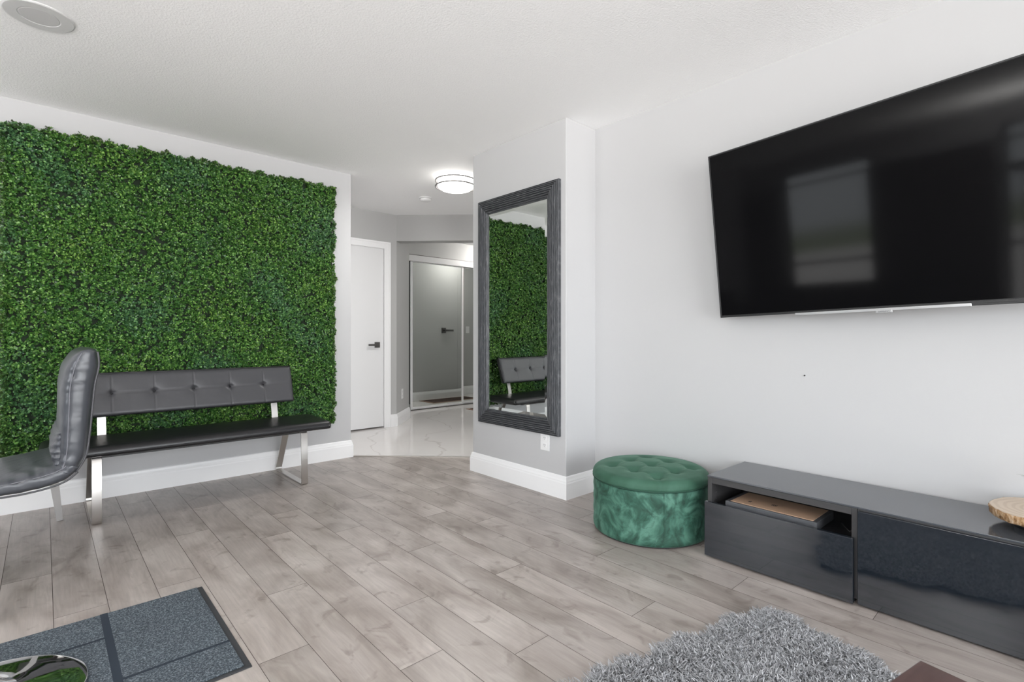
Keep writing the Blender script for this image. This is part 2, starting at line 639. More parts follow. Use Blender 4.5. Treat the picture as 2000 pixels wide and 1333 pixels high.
def window(name, axis, a, b, z0, z1, at, verts, rails):
    bm = bmesh.new()

    def fb(u0, u1, w0, w1):
        if axis == 'x': bx(bm, at - 0.03, at + 0.03, u0, u1, w0, w1)
        else: bx(bm, u0, u1, at - 0.03, at + 0.03, w0, w1)
    f = 0.045
    fb(a, a + f, z0, z1); fb(b - f, b, z0, z1)
    fb(a + f, b - f, z0, z0 + f); fb(a + f, b - f, z1 - f, z1)
    for v in verts: fb(v - 0.025, v + 0.025, z0 + f, z1 - f)
    for r in rails: fb(a + f, b - f, r - 0.02, r + 0.02)
    o = struct(build(name, bm, M['winframe']))
    bm = bmesh.new()
    if axis == 'x': bx(bm, at - 0.004, at + 0.004, a + f, b - f, z0 + f, z1 - f)
    else: bx(bm, a + f, b - f, at - 0.004, at + 0.004, z0 + f, z1 - f)
    build('pane', bm, M['glass'], o)


window('window_1', 'x', 2.50, 3.64, WZ0, WZ1, WX - 0.1, [], [0.98])
window('window_2', 'x', -0.25, 1.28, WZ0, WZ1, WX - 0.1, [0.5], [0.98])
window('window_3', 'x', -2.9, -0.45, WZ0, WZ1, WX - 0.1, [-1.7], [0.98])
window('added_rear_window', 'y', -2.0, 2.3, 0.2, 2.3, BY - 0.06, [-0.6, 0.9], [])  # unseen window added behind the camera to even out the light

# foyer: closet-door wall, 45 degree wall, header, mirror-closet wall, side walls
bm = bmesh.new()
dx0, dx1, dz1 = 2.03, 2.86, 2.045
bx(bm, GX, dx0, DY, DY + 0.12, 0, H)
bx(bm, dx1, 3.01, DY, DY + 0.12, 0, H)
bx(bm, dx0, dx1, DY, DY + 0.12, dz1, H)
prism(bm, [(3.01, DY), (3.425, DY + 0.415), (3.425, 6.22), (3.30, 6.22), (3.01, DY + 0.14)], 0, H)
struct(build('wall_foyer_left', bm, M['wallg']))
bm = bmesh.new()
prism(bm, [(3.01, DY), (3.93, 4.35), (4.04, 4.46), (3.12, DY + 0.11)], 2.143, H)
struct(build('wall_header', bm, M['wallg']))
bm = bmesh.new()
W1Y = 5.39
prism(bm, [(3.93, 4.35), (4.28, 4.70), (4.28, W1Y), (5.30, W1Y), (5.30, 5.16), (6.6, 5.16), (6.6, 3.14), (4.1, 3.14)], 0, H)
struct(build('wall_foyer_right', bm, M['wallg']))
CYP = 6.22
bm = bmesh.new()
bx(bm, 3.425, 3.70, CYP, CYP + 0.1, 0, H)
bx(bm, 3.70, 5.9, CYP, CYP + 0.1, 2.18, H)
bx(bm, 5.9, 6.6, CYP, CYP + 0.1, 0, H)
bx(bm, 6.5, 6.6, 5.16, CYP, 0, H)
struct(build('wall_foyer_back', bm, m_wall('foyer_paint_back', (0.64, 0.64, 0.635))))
struct(box('wall_closet_inside', 3.30, 6.6, 6.82, 6.9, 0, H, M['blackpl']))  # closet interior coloured black, its shade put into the colour
struct(box('wall_closet_side', 3.42, 3.50, 6.32, 6.82, 0, H, M['blackpl']))  # black too, standing in for the closet's shade
struct(box('added_leak_block', 1.90, 2.95, DY + 0.12, DY + 0.2, 0, H, M['tanmat']))  # unseen block added to stop outside light at the door gap

# baseboards: profile swept along plan paths (wall on the left of the direction of travel)
BPROF = [(0, 0), (0.017, 0), (0.017, 0.100), (0.0145, 0.108), (0.0145, 0.114), (0.010, 0.126), (0.007, 0.140), (0, 0.145)]


def baseboard(name, path, mat=None):
    bm = bmesh.new()
    P = [Vector((p[0], p[1], 0)) for p in path]
    rings = []
    for i, p in enumerate(P):
        a = (P[i] - P[i - 1]).normalized() if i else None
        b = (P[i + 1] - P[i]).normalized() if i < len(P) - 1 else None
        if a is None: a = b
        if b is None: b = a
        na, nb = Vector((a.y, -a.x, 0)), Vector((b.y, -b.x, 0))
        n = (na + nb).normalized()
        k = 1 / n.dot(na)
        rings.append([bm.verts.new(p + n * (u * k) + Vector((0, 0, z))) for u, z in BPROF])
    for a, b in zip(rings, rings[1:]):
        for k in range(len(BPROF)):
            j = (k + 1) % len(BPROF)
            bm.faces.new([a[k], a[j], b[j], b[k]])
    bm.faces.new(rings[0][::-1]); bm.faces.new(rings[-1])
    return struct(build(name, bm, M['trim']))


baseboard('baseboard_hedge', [(WX, GY), (GX, GY), (GX, DY)])
baseboard('baseboard_pillar', [(3.05, CY1), (CX, CY1), (CX, CY0), (TX, CY0)][::1])
baseboard('baseboard_television', [(TX, CY0), (TX, BY)])
baseboard('baseboard_foyer', [(2.93, DY), (3.01, DY), (3.425, DY + 0.415), (3.425, CYP)])
baseboard('baseboard_foyer_right', [(6.6, 5.16), (5.30, 5.16), (5.30, W1Y), (4.28, W1Y), (4.28, 4.70), (3.95, 4.37)])


# closet door in the foyer, with casing and lever
door = struct(box('door_1', dx0 + 0.004, dx1 - 0.004, DY + 0.02, DY + 0.06, 0.018, dz1 - 0.004, M['door'], bevel=0.002))
bm = bmesh.new()
cw = 0.078
for x0, x1, z0, z1 in ((dx0 - cw + 0.01, dx0 + 0.01, 0.003, dz1 + cw - 0.01), (dx1 - 0.01, dx1 + cw - 0.01, 0.003, dz1 + cw - 0.01), (dx0 + 0.01, dx1 - 0.01, dz1 - 0.01, dz1 + cw - 0.01)):
    bx(bm, x0, x1, DY - 0.012, DY, z0, z1)
for x0, x1, z0, z1 in ((dx1 + cw - 0.032, dx1 + cw - 0.012, 0.003, dz1 + cw - 0.012), (dx0 - cw + 0.012, dx1 + cw - 0.032, dz1 + cw - 0.032, dz1 + cw - 0.012)):
    bx(bm, x0, x1, DY - 0.019, DY - 0.010, z0, z1)
bx(bm, dx0, dx0 + 0.003, DY, DY + 0.12, 0.003, dz1); bx(bm, dx1 - 0.003, dx1, DY, DY + 0.12, 0.003, dz1); bx(bm, dx0, dx1, DY, DY + 0.12, dz1 - 0.003, dz1)
struct(build('trim_2', bm, M['trim'], bevel=0.002))


def lever(name, parent, x, y, z, sx, sy, mat, s=1.0):
    """square rose with a lever pointing sx*; sy = direction out of the door"""
    bm = bmesh.new()

    def q(x0, x1, y0, y1, z0, z1):
        xs = sorted((x + sx * x0 * s, x + sx * x1 * s)); yy = sorted((y + sy * y0, y + sy * y1))
        bx(bm, xs[0], xs[1], yy[0], yy[1], z + z0 * s, z + z1 * s)
    q(-0.032, 0.032, 0, 0.010, -0.032, 0.032)
    q(-0.010, 0.010, 0.010, 0.045, -0.010, 0.010)
    q(-0.010, 0.125, 0.038, 0.052, -0.011, 0.011)
    return build(name, bm, mat, parent, bevel=0.002)


lever('door_handle', door, 2.775, DY + 0.02, 0.945, -1, -1, M['handle'])

# front door leaf seen only in the closet mirrors
door2 = struct(box('door_2', 4.32, 5.22, W1Y, W1Y + 0.006, 0.15, 2.08, M['wallg']))
lever('door_handle', door2, 4.93, W1Y + 0.006, 1.14, 1, 1, M['handle'], 1.35)
struct(box('trim_4', 5.215, 5.218, W1Y, W1Y + 0.008, 0.15, 2.08, M['wallg']))

# mirror-closet: header trim, track, doors
struct(box('trim_3', 3.70, 5.9, CYP - 0.012, CYP + 0.02, 2.095, 2.178, M['trim']))
struct(box('trim_5', 3.70, 5.9, CYP - 0.014, CYP + 0.01, 2.178, 2.186, M['handle']))
struct(box('trim_6', 3.70, 5.9, CYP + 0.0, CYP + 0.09, 0.003, 0.012, M['handle']))


def closet_door(name, x0, x1, y):
    bm = bmesh.new()
    f = 0.028
    z0, z1 = 0.014, 2.092
    bx(bm, x0, x0 + f, y, y + 0.025, z0, z1); bx(bm, x1 - f, x1, y, y + 0.025, z0, z1)
    bx(bm, x0 + f, x1 - f, y, y + 0.025, z0, z0 + 0.03); bx(bm, x0 + f, x1 - f, y, y + 0.025, z1 - 0.012, z1)
    o = struct(build(name, bm, M['trim'], bevel=0.002))
    box('mirror_panel', x0 + f, x1 - f, y + 0.008, y + 0.016, z0 + 0.03, z1 - 0.012, M['mirror'], o)


closet_door('door_3', 3.785, 4.70, CYP + 0.012)
closet_door('door_4', 4.68, 5.62, CYP + 0.045)

# ------------------------------------------------------------------ big things: hedge panel
rs = np.random.RandomState(11)
HX0, HX1, HZ0, HZ1 = -0.185, 1.80, 0.32, 2.285
hedge = empty('hedge_panel', (0.8, GY, HZ0))
tag(hedge, 'large rectangular panel of artificial green boxwood leaves fixed to the wall behind the bench', 'artificial hedge')
off = np.array([0.8, GY, HZ0])


def child_box(name, x0, x1, y0, y1, z0, z1, mat, par, bevel=0):
    o = box(name, x0, x1, y0, y1, z0, z1, mat, par, bevel=bevel)
    o.location = -Vector(par.location)
    return o


child_box('backing', HX0 + 0.010, HX1 - 0.012, GY - 0.014, GY - 0.001, HZ0 + 0.012, HZ1 - 0.012, M['leafback'], hedge)
NS = 23000
px = rs.uniform(HX0, HX1, NS)
pz = rs.uniform(HZ0, HZ1, NS)
NE = 2600     # extra sprigs along the rim
HX0_, HX1_ = HX0, HX1
q_ = rs.rand(NE); w_ = rs.rand(NE) * 0.035
side_ = rs.randint(0, 4, NE)
px[:NE] = np.where(side_ == 0, HX0 + w_, np.where(side_ == 1, HX1 - w_, HX0 + q_ * (HX1 - HX0)))
pz[:NE] = np.where(side_ == 2, HZ0 + w_, np.where(side_ == 3, HZ1 - w_, HZ0 + q_ * (HZ1 - HZ0)))
pz += np.where(HZ1 - pz < 0.25, 0.012 * np.sin(px * 31 + 2 * np.sin(px * 11)) + 0.008 * np.sin(px * 83), 0)
px += np.where(HX1 - px < 0.25, 0.010 * np.sin(pz * 29 + 2 * np.sin(pz * 13)) + 0.007 * np.sin(pz * 71), 0)
lump = 0.5 + 0.25 * np.sin(px * 17 + 3 * np.sin(pz * 9)) + 0.25 * np.sin(pz * 19 + 2.5 * np.sin(px * 13))
dep = rs.uniform(0.010, 0.034, NS) + 0.020 * lump
edge = np.minimum.reduce([px - HX0, HX1 - px, pz - HZ0, HZ1 - pz])
dep *= np.clip(0.55 + edge / 0.04, 0.55, 1)
# patches of tone
pa = np.sin(px * 7.3 + 1.7 * np.sin(pz * 5.1 + 1)) + np.sin(pz * 8.1 + 2.1 * np.sin(px * 4.7)) + rs.normal(0, 0.7, NS)
L = 7
ang = (rs.uniform(0, 2 * np.pi, NS)[:, None] + np.arange(L)[None] * 2.4 + rs.normal(0, 0.3, (NS, L)))
tilt = rs.uniform(0.25, 1.25, (NS, L))          # angle from the outward axis
# outward = -Y, with sprigs drooping slightly
ax = np.stack([rs.normal(0, 0.35, NS), -np.ones(NS), rs.normal(0.18, 0.35, NS)], 1)
near = edge < 0.03
ax[:, 0] += near * np.where(px - HX0 < 0.03, -0.9, np.where(HX1 - px < 0.03, 0.9, 0))
ax[:, 2] += near * np.where(pz - HZ0 < 0.03, -0.9, np.where(HZ1 - pz < 0.03, 0.9, 0))
ax /= np.linalg.norm(ax, axis=1)[:, None]
e1 = np.cross(ax, np.array([0.0, 0.0, 1.0])); e1 /= np.linalg.norm(e1, axis=1)[:, None]
e2 = np.cross(ax, e1)
dirv = (np.sin(tilt)[..., None] * (np.cos(ang)[..., None] * e1[:, None] + np.sin(ang)[..., None] * e2[:, None]) + np.cos(tilt)[..., None] * ax[:, None])
dirv = dirv.reshape(-1, 3)
N = len(dirv)
axr = np.repeat(ax, L, 0)
side = np.cross(dirv, axr); side /= (np.linalg.norm(side, axis=1)[:, None] + 1e-9)
up = np.cross(side, dirv)
base_p = np.repeat(np.stack([px, GY - dep, pz], 1), L, 0) + rs.normal(0, 0.003, (N, 3))
ln = rs.uniform(0.011, 0.0175, N)[:, None]
wd = ln * rs.uniform(0.30, 0.42, (N, 1))
start = base_p + dirv * 0.003
v = np.empty((N, 6, 3))
v[:, 0] = start
v[:, 1] = start + dirv * ln * 0.38 + side * wd + up * wd * 0.35
v[:, 2] = start + dirv * ln * 0.85 + side * wd * 0.62 + up * wd * 0.1
v[:, 3] = start + dirv * ln
v[:, 4] = start + dirv * ln * 0.85 - side * wd * 0.62 + up * wd * 0.1
v[:, 5] = start + dirv * ln * 0.38 - side * wd + up * wd * 0.35
v[:, :, 1] = np.minimum(v[:, :, 1], GY - 0.001)
idx = np.arange(N)[:, None] * 6
Fq = np.concatenate([idx + np.array([0, 1, 2, 3]), idx + np.array([0, 3, 4, 5])], 0)
tn = np.repeat(pa, L)
r = rs.rand(N)
dark = np.array([0.010, 0.045, 0.010]); mid = np.array([0.055, 0.165, 0.028]); lite = np.array([0.215, 0.400, 0.095]); blue = np.array([0.065, 0.155, 0.095]); brown = np.array([0.050, 0.040, 0.018])
c = dark + (mid - dark) * np.clip(r * 1.6, 0, 1)[:, None]
ml = (r > 0.60)[:, None]
c = np.where(ml, mid + (lite - mid) * ((r - 0.60) / 0.4)[:, None], c)
bl = np.clip((-tn - 0.7) * 0.35, 0, 0.5)[:, None]
c = c * (1 - bl) + blue * bl * (0.5 + r[:, None])
yl = np.clip((tn - 0.9) * 0.35, 0, 0.4)[:, None]
c = c * (1 + yl * np.array([0.7, 0.35, 0.1]))
c = c * 1.12
eb = np.repeat(np.clip(1 - edge / 0.035, 0, 1) * (rs.rand(NS) < 0.55), L)[:, None] * 0.6
c = c * (1 - eb) + brown * eb
foliage = np_mesh('foliage', v.reshape(-1, 3) - off, Fq, M['leaf'], hedge, colors=np.repeat(c, 6, 0))
foliage['kind'] = 'stuff'

# ------------------------------------------------------------------ framed mirror
mir = empty('wall_mirror', (CX, 2.635, 0.394))
tag(mir, 'tall rectangular mirror in a ridged charcoal wood frame hung on the pillar', 'mirror')
mo = -Vector(mir.location)
MY0, MY1, MZ0, MZ1 = 2.224, 3.046, 0.394, 2.055
FW = 0.108
prof = [(0, 0), (0, 0.022), (0.004, 0.028)]
u = 0.006
hs = [0.031, 0.036, 0.040, 0.041, 0.038, 0.034, 0.029]
for i, hgt in enumerate(hs):
    w = 0.0135
    prof += [(u, hgt - 0.009), (u + 0.003, hgt - 0.001), (u + w * 0.5, hgt), (u + w - 0.004, hgt - 0.001), (u + w - 0.0015, hgt - 0.009)]
    u += w
prof += [(FW - 0.006, 0.022), (FW, 0.016), (FW, 0.006)]


def frame_side(c0, c1, inw0, inw1, mat):
    """c0,c1 outer corners (y,z); inw* diagonal inward directions"""
    bm = bmesh.new()
    A, B = [], []
    for (uu, hh) in prof:
        A.append(bm.verts.new((CX - hh, c0[0] + inw0[0] * uu, c0[1] + inw0[1] * uu)))
        B.append(bm.verts.new((CX - hh, c1[0] + inw1[0] * uu, c1[1] + inw1[1] * uu)))
    for k in range(len(prof) - 1):
        bm.faces.new([A[k], A[k + 1], B[k + 1], B[k]])
    o = build('frame_rail', bm, mat, mir)
    o.location = mo


frame_side((MY0, MZ1), (MY1, MZ1), (1, -1), (-1, -1), M['frame_h'])
frame_side((MY1, MZ0), (MY0, MZ0), (-1, 1), (1, 1), M['frame_h'])
frame_side((MY0, MZ0), (MY0, MZ1), (1, 1), (1, -1), M['frame_v'])
frame_side((MY1, MZ1), (MY1, MZ0), (-1, -1), (-1, 1), M['frame_v'])
bm = bmesh.new()
y0, y1, z0, z1 = MY0 + FW, MY1 - FW, MZ0 + FW, MZ1 - FW
bv = 0.022
o_ = [bm.verts.new((CX - 0.0125, a, b)) for a, b in ((y0 - .002, z0 - .002), (y1 + .002, z0 - .002), (y1 + .002, z1 + .002), (y0 - .002, z1 + .002))]
i_ = [bm.verts.new((CX - 0.0140, a, b)) for a, b in ((y0 + bv, z0 + bv), (y1 - bv, z0 + bv), (y1 - bv, z1 - bv), (y0 + bv, z1 - bv))]
b_ = [bm.verts.new((CX - 0.004, a, b)) for a, b in ((y0 - .002, z0 - .002), (y1 + .002, z0 - .002), (y1 + .002, z1 + .002), (y0 - .002, z1 + .002))]
bm.faces.new(i_)
for k in range(4):
    j = (k + 1) % 4
    bm.faces.new([o_[k], o_[j], i_[j], i_[k]])
    bm.faces.new([b_[k], b_[j], o_[j], o_[k]])
bm.faces.new(b_[::-1])
gm = build('mirror_glass', bm, M['mirror'], mir)
gm.location = mo

# ------------------------------------------------------------------ television
D = Vector((0.0767, 0.9968, -0.0243)).normalized()
E_ = Vector((-0.1002, 0.0319, 0.9945)); E_ = (E_ - D * E_.dot(D)).normalized()
tx = -D
tz = tx.cross(E_).normalized()
BL = Vector((2.648, 1.2575, 1.1385))
TW, TH = 1.46, 0.845
tv = bpy.data.objects.new('television', None)
COL.objects.link(tv)
mt = Matrix((tx, E_, tz)).transposed().to_4x4()
mt.translation = BL
tv.matrix_world = mt
tag(tv, 'large flat black television tilted forward on the right-hand wall, screen off', 'television')
box('case', 0, TW, 0, TH, -0.030, -0.002, M['blackpl'], tv, bevel=0.003)
box('case_back', 0.2, TW - 0.2, 0.06, TH - 0.2, -0.055, -0.030, M['blackpl'], tv)
box('screen', 0.009, TW - 0.009, 0.012, TH - 0.009, -0.002, 0.0008, M['screen'], tv)
bm = bmesh.new()
for x0, x1, y0, y1 in ((0, TW, TH - 0.007, TH), (0, 0.007, 0, TH - 0.007), (TW - 0.007, TW, 0, TH - 0.007), (0.007, TW - 0.007, 0, 0.010)):
    bx(bm, x0, x1, y0, y1, -0.002, 0.003)
build('bezel', bm, M['blackpl'], tv, bevel=0.001)
box('silver_strip', 0.375, 1.005, -0.010, 0.003, -0.012, 0.004, M['silver'], tv, bevel=0.002)
box('black_strip', 1.005, 1.36, -0.008, 0.001, -0.012, 0.003, M['blackpl'], tv, bevel=0.002)
lg = box('logo_plate', 0.700, 0.757, -0.017, -0.005, -0.006, 0.0055, M['silver'], tv, bevel=0.001)
fc = bpy.data.curves.new('logo_text', 'FONT')
fc.body = 'SAMSUNG'
fc.size = 0.0088
fc.align_x = 'CENTER'
fc.extrude = 0.0003
fo = bpy.data.objects.new('logo_text', fc)
COL.objects.link(fo)
dg = bpy.context.evaluated_depsgraph_get()
tme = bpy.data.meshes.new_from_object(fo.evaluated_get(dg))
bpy.data.objects.remove(fo)
lt = link('logo_lettering', tme, M['greybox'], lg)
lt.location = (0.7285, -0.0142, 0.0057)
bm = bmesh.new()
bx(bm, 0.45, 1.0, 0.3, 0.55, -0.075, -0.052)
build('mount_plate', bm, M['blackpl'], tv)
tvwm = box('mount_bracket', 2.69, TX, 0.42, 0.62, 1.42, 1.72, M['blackpl'], None)
tvwm.parent = tv
tvwm.matrix_parent_inverse = mt.inverted()

# ------------------------------------------------------------------ bench
bench = empty('upholstered_bench', (0.76, 3.85, 0))
tag(bench, 'long black leatherette bench with buttoned low back and steel loop legs against the hedge panel', 'bench')
bo = -Vector(bench.location)


def bpart(name, bm, mat, par=bench, **kw):
    o = build(name, bm, mat, par, **kw)
    if par is bench: o.location = bo
    return o


# seat: soft slab, grid with rounded ends
def slab_grid(nx, ny, fx):
    """closed slab from two height fields; fx(u,v)->(x,y,ztop,zbot)"""
    V, F = [], []
    for s in (0, 1):
        for i in range(nx + 1):
            for j in range(ny + 1):
                x, y, zt, zb = fx(i / nx, j / ny)
                V.append((x, y, zt if s == 0 else zb))
    q = (nx + 1) * (ny + 1)
    id_ = lambda s, i, j: s * q + i * (ny + 1) + j
    for i in range(nx):
        for j in range(ny):
            F.append((id_(0, i, j), id_(0, i + 1, j), id_(0, i + 1, j + 1), id_(0, i, j + 1)))
            F.append((id_(1, i, j), id_(1, i, j + 1), id_(1, i + 1, j + 1), id_(1, i + 1, j)))
    for i in range(nx):
        F.append((id_(0, i, 0), id_(1, i, 0), id_(1, i + 1, 0), id_(0, i + 1, 0)))
        F.append((id_(0, i, ny), id_(0, i + 1, ny), id_(1, i + 1, ny), id_(1, i, ny)))
    for j in range(ny):
        F.append((id_(0, 0, j), id_(0, 0, j + 1), id_(1, 0, j + 1), id_(1, 0, j)))
        F.append((id_(0, nx, j), id_(1, nx, j), id_(1, nx, j + 1), id_(0, nx, j + 1)))
    return V, F


def ease(u, k=0.5):
    # cluster samples toward both ends
    return 0.5 - 0.5 * math.cos(math.pi * u) if k else u


SX0, SX1, SY0, SY1 = -0.02, 1.545, 3.615, 4.035


def seat_f(u, v):
    u, v = ease(u), ease(v)
    x = SX0 + (SX1 - SX0) * u
    y = SY0 + (SY1 - SY0) * v
    # rounded plan corners
    dx = min(x - SX0, SX1 - x); dy = min(y - SY0, SY1 - y)
    e = min(dx, dy)
    s = math.sqrt(max(0.0, 1 - (1 - min(1, e / 0.035)) ** 2))
    zt = 0.395 + 0.034 * s + 0.010 * min(1, max(0, (y - SY0)) / 0.3) * s
    # stitch grooves across the seat
    for q in range(1, 6):
        gx = 0.09 + 0.22 * q
        zt -= 0.003 * math.exp(-((x - gx) / 0.006) ** 2) * s
    zb = 0.388 - 0.018 * s
    r = 0.035
    if dx < r and dy < r:
        k = math.hypot(r - dx, r - dy)
        if k > r:
            ang = math.atan2(r - dy, r - dx)
            nx_, ny_ = r - r * math.cos(ang), r - r * math.sin(ang)
            x = SX0 + nx_ if x - SX0 < SX1 - x else SX1 - nx_
            y = SY0 + ny_ if y - SY0 < SY1 - y else SY1 - ny_
            zt, zb = 0.395, 0.388
    return x, y, zt, zb


V, F = slab_grid(90, 24, seat_f)
me = bpy.data.meshes.new('seat'); me.from_pydata(V, [], F)
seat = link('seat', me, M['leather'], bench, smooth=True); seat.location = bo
for zz in (0.3885, 0.3945):
    bm = bmesh.new()
    pts = [(SX0 + 0.03, SY0 - 0.0005, zz)] + [(SX0 + (SX1 - SX0) * i / 40, SY0 - 0.0005, zz) for i in range(1, 40)] + [(SX1 - 0.03, SY0 - 0.0005, zz)]
    tube(bm, pts, 0.0010, 6)
    build('stitching', bm, M['button'], seat, smooth=True)
# backrest: cushion panel leaning back, dense grid for the tufts
bz0, bz1, bx0, bx1 = 0.0, 0.262, 0.112, 1.388
btn = [0.31 + 0.2198 * i for i in range(5)]
lean = math.atan2(0.085, 0.25)


def back_f(u, v):
    uu, vv = ease(u, 0), ease(v)
    x = bx0 + (bx1 - bx0) * uu
    z = bz0 + (bz1 - bz0) * vv
    e = min(x - bx0, bx1 - x, z - bz0, bz1 - z)
    s = math.sqrt(max(0.0, 1 - (1 - min(1, e / 0.025)) ** 2))
    f = 0.022 + 0.014 * s
    zc = 0.5 * (bz0 + bz1) + 0.006
    f -= 0.0035 * math.exp(-((z - zc) / 0.0035) ** 2) * s
    for b in btn:
        f -= 0.003 * math.exp(-((x - b) / 0.0035) ** 2) * s
        dd = math.hypot(x - b, (z - zc) * 1.15)
        f -= 0.019 * math.exp(-(dd / 0.016) ** 2) + 0.008 * math.exp(-(dd / 0.045) ** 2)
    return x, z, f, -0.018 - 0.004 * s


V, F = slab_grid(300, 48, back_f)
V = [(x, 3.975 + math.sin(lean) * z - f * math.cos(lean), 0.556 + math.cos(lean) * z + f * math.sin(lean) * 0.4) for x, z, f in V]
me = bpy.data.meshes.new('backrest'); me.from_pydata(V, [], F)
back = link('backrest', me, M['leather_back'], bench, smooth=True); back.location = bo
zc = 0.137
for b in btn:
    bm = bmesh.new()
    bmesh.ops.create_uvsphere(bm, u_segments=12, v_segments=8, radius=0.0075)
    o = build('button', bm, M['button'], back, smooth=True)
    o.location = (b, 3.975 + math.sin(lean) * zc - 0.008, 0.556 + math.cos(lean) * zc)
# edge piping
bm = bmesh.new()
pp = []
for x, z in ((bx0, bz0), (bx1, bz0), (bx1, bz1), (bx0, bz1)):
    pp.append(Vector((x, 3.975 + math.sin(lean) * z - 0.012, 0.556 + math.cos(lean) * z + 0.004)))
for k in range(4):
    tube(bm, [pp[k], pp[(k + 1) % 4]], 0.0075, 8)
build('piping', bm, M['button'], back, smooth=True)

for cx in (0.217, 1.350):
    bm = bmesh.new()
    path = [(3.68, 0.372), (3.652, 0.366), (3.640, 0.350), (3.628, 0.022), (3.636, 0.008), (3.650, 0.0055), (4.150, 0.0055), (4.163, 0.010), (4.166, 0.026), (3.985, 0.350), (3.965, 0.369), (3.94, 0.373)]
    flatbar(bm, [(cx, y, z) for y, z in path], 0.044, 0.010, (1, 0, 0))
    bpart('leg', bm, M['steel'], bevel=0.001)
for cx in (0.262, 1.268):
    bm = bmesh.new()
    path = [(3.95, 0.372), (3.985, 0.374), (3.993, 0.385), (4.000, 0.46), (4.035, 0.60), (4.070, 0.74)]
    flatbar(bm, [(cx, y, z) for y, z in path], 0.044, 0.008, (1, 0, 0))
    bpart('back_support', bm, M['steel'], bevel=0.001)
for y_ in (3.70, 3.90):
    bm = bmesh.new()
    bx(bm, 0.20, 1.37, y_, y_ + 0.04, 0.352, 0.371)
    bpart('seat_rail', bm, M['blackpl'])

# ------------------------------------------------------------------ dining chair at the left edge


def catmull(P, n):
    out = []
    P = [Vector(p) for p in P]
    for i in range(len(P) - 1):
        p0, p1, p2, p3 = P[max(i - 1, 0)], P[i], P[i + 1], P[min(i + 2, len(P) - 1)]
        for k in range(n):
            t_ = k / n
            out.append(0.5 * ((2 * p1) + (-p0 + p2) * t_ + (2 * p0 - 5 * p1 + 4 * p2 - p3) * t_ ** 2 + (-p0 + 3 * p1 - 3 * p2 + p3) * t_ ** 3))
    out.append(P[-1])
    return out


def cushion(name, inner, outer, wid, mat, par, seed=1, nseg=10, ncap=10, nw=26, wr=0.004, taper0=1.0, taper1=1.0, ends=(True, True)):
    """lofts a puffy slab between two (x,z) polylines, width wid about y=0"""
    A, B = catmull(inner, nseg), catmull(outer, nseg)
    n = len(A)
    R = random.Random(seed)
    ph = [R.uniform(0, 6.28) for _ in range(8)]
    bm = bmesh.new()
    rings = []
    for i in range(n):
        s = i / (n - 1)
        a, b = A[i], B[i]
        # pinch both ends closed
        cap = 1.0
        if ends[0]: cap = min(cap, math.sqrt(max(0, 1 - (1 - min(1, s / 0.06)) ** 2)))
        if ends[1]: cap = min(cap, math.sqrt(max(0, 1 - (1 - min(1, (1 - s) / 0.06)) ** 2)))
        c = (a + b) / 2
        hv = (a - b) / 2
        w = wid / 2 * (taper0 + (taper1 - taper0) * s) * (0.90 + 0.10 * cap)
        ring = []
        m = nw * 2
        for k in range(m):
            th = 2 * math.pi * k / m
            cs, sn = math.cos(th), math.sin(th)
            # superellipse: width exponent high, thickness soft
            ex = 0.30
            yy = math.copysign(abs(cs) ** ex, cs)
            hh = math.copysign(abs(sn) ** 0.62, sn)
            y = w * yy
            crown = 1 + 0.10 * (1 - (y / w) ** 2)
            fold = 0.0
            if abs(yy) > 0.55:
                fold = wr * math.sin(s * 95 + ph[0] + 2 * math.sin(s * 21 + ph[1])) * (0.5 + 0.5 * math.sin(s * 9 + ph[2])) * math.exp(-((abs(hh) - 0.55) / 0.35) ** 2)
            fold += wr * 0.8 * math.sin(y * 34 + s * 17 + ph[3]) * math.sin(s * 26 + y * 9 + ph[4]) * (1 if hh > 0 else 0.3)
            p = c + hv * (hh * crown * (0.12 + 0.88 * cap))
            d_ = hv.normalized()
            ring.append(bm.verts.new((p.x + d_.x * fold, y + (fold * 1.2 if cs > 0 else -fold * 1.2), p.y + d_.y * fold)))
        rings.append(ring)
    for r0, r1 in zip(rings, rings[1:]):
        for k in range(len(r0)):
            j = (k + 1) % len(r0)
            bm.faces.new([r0[k], r0[j], r1[j], r1[k]])
    bm.faces.new(rings[0][::-1]); bm.faces.new(rings[-1])
    return build(name, bm, mat, par, smooth=True), A, B


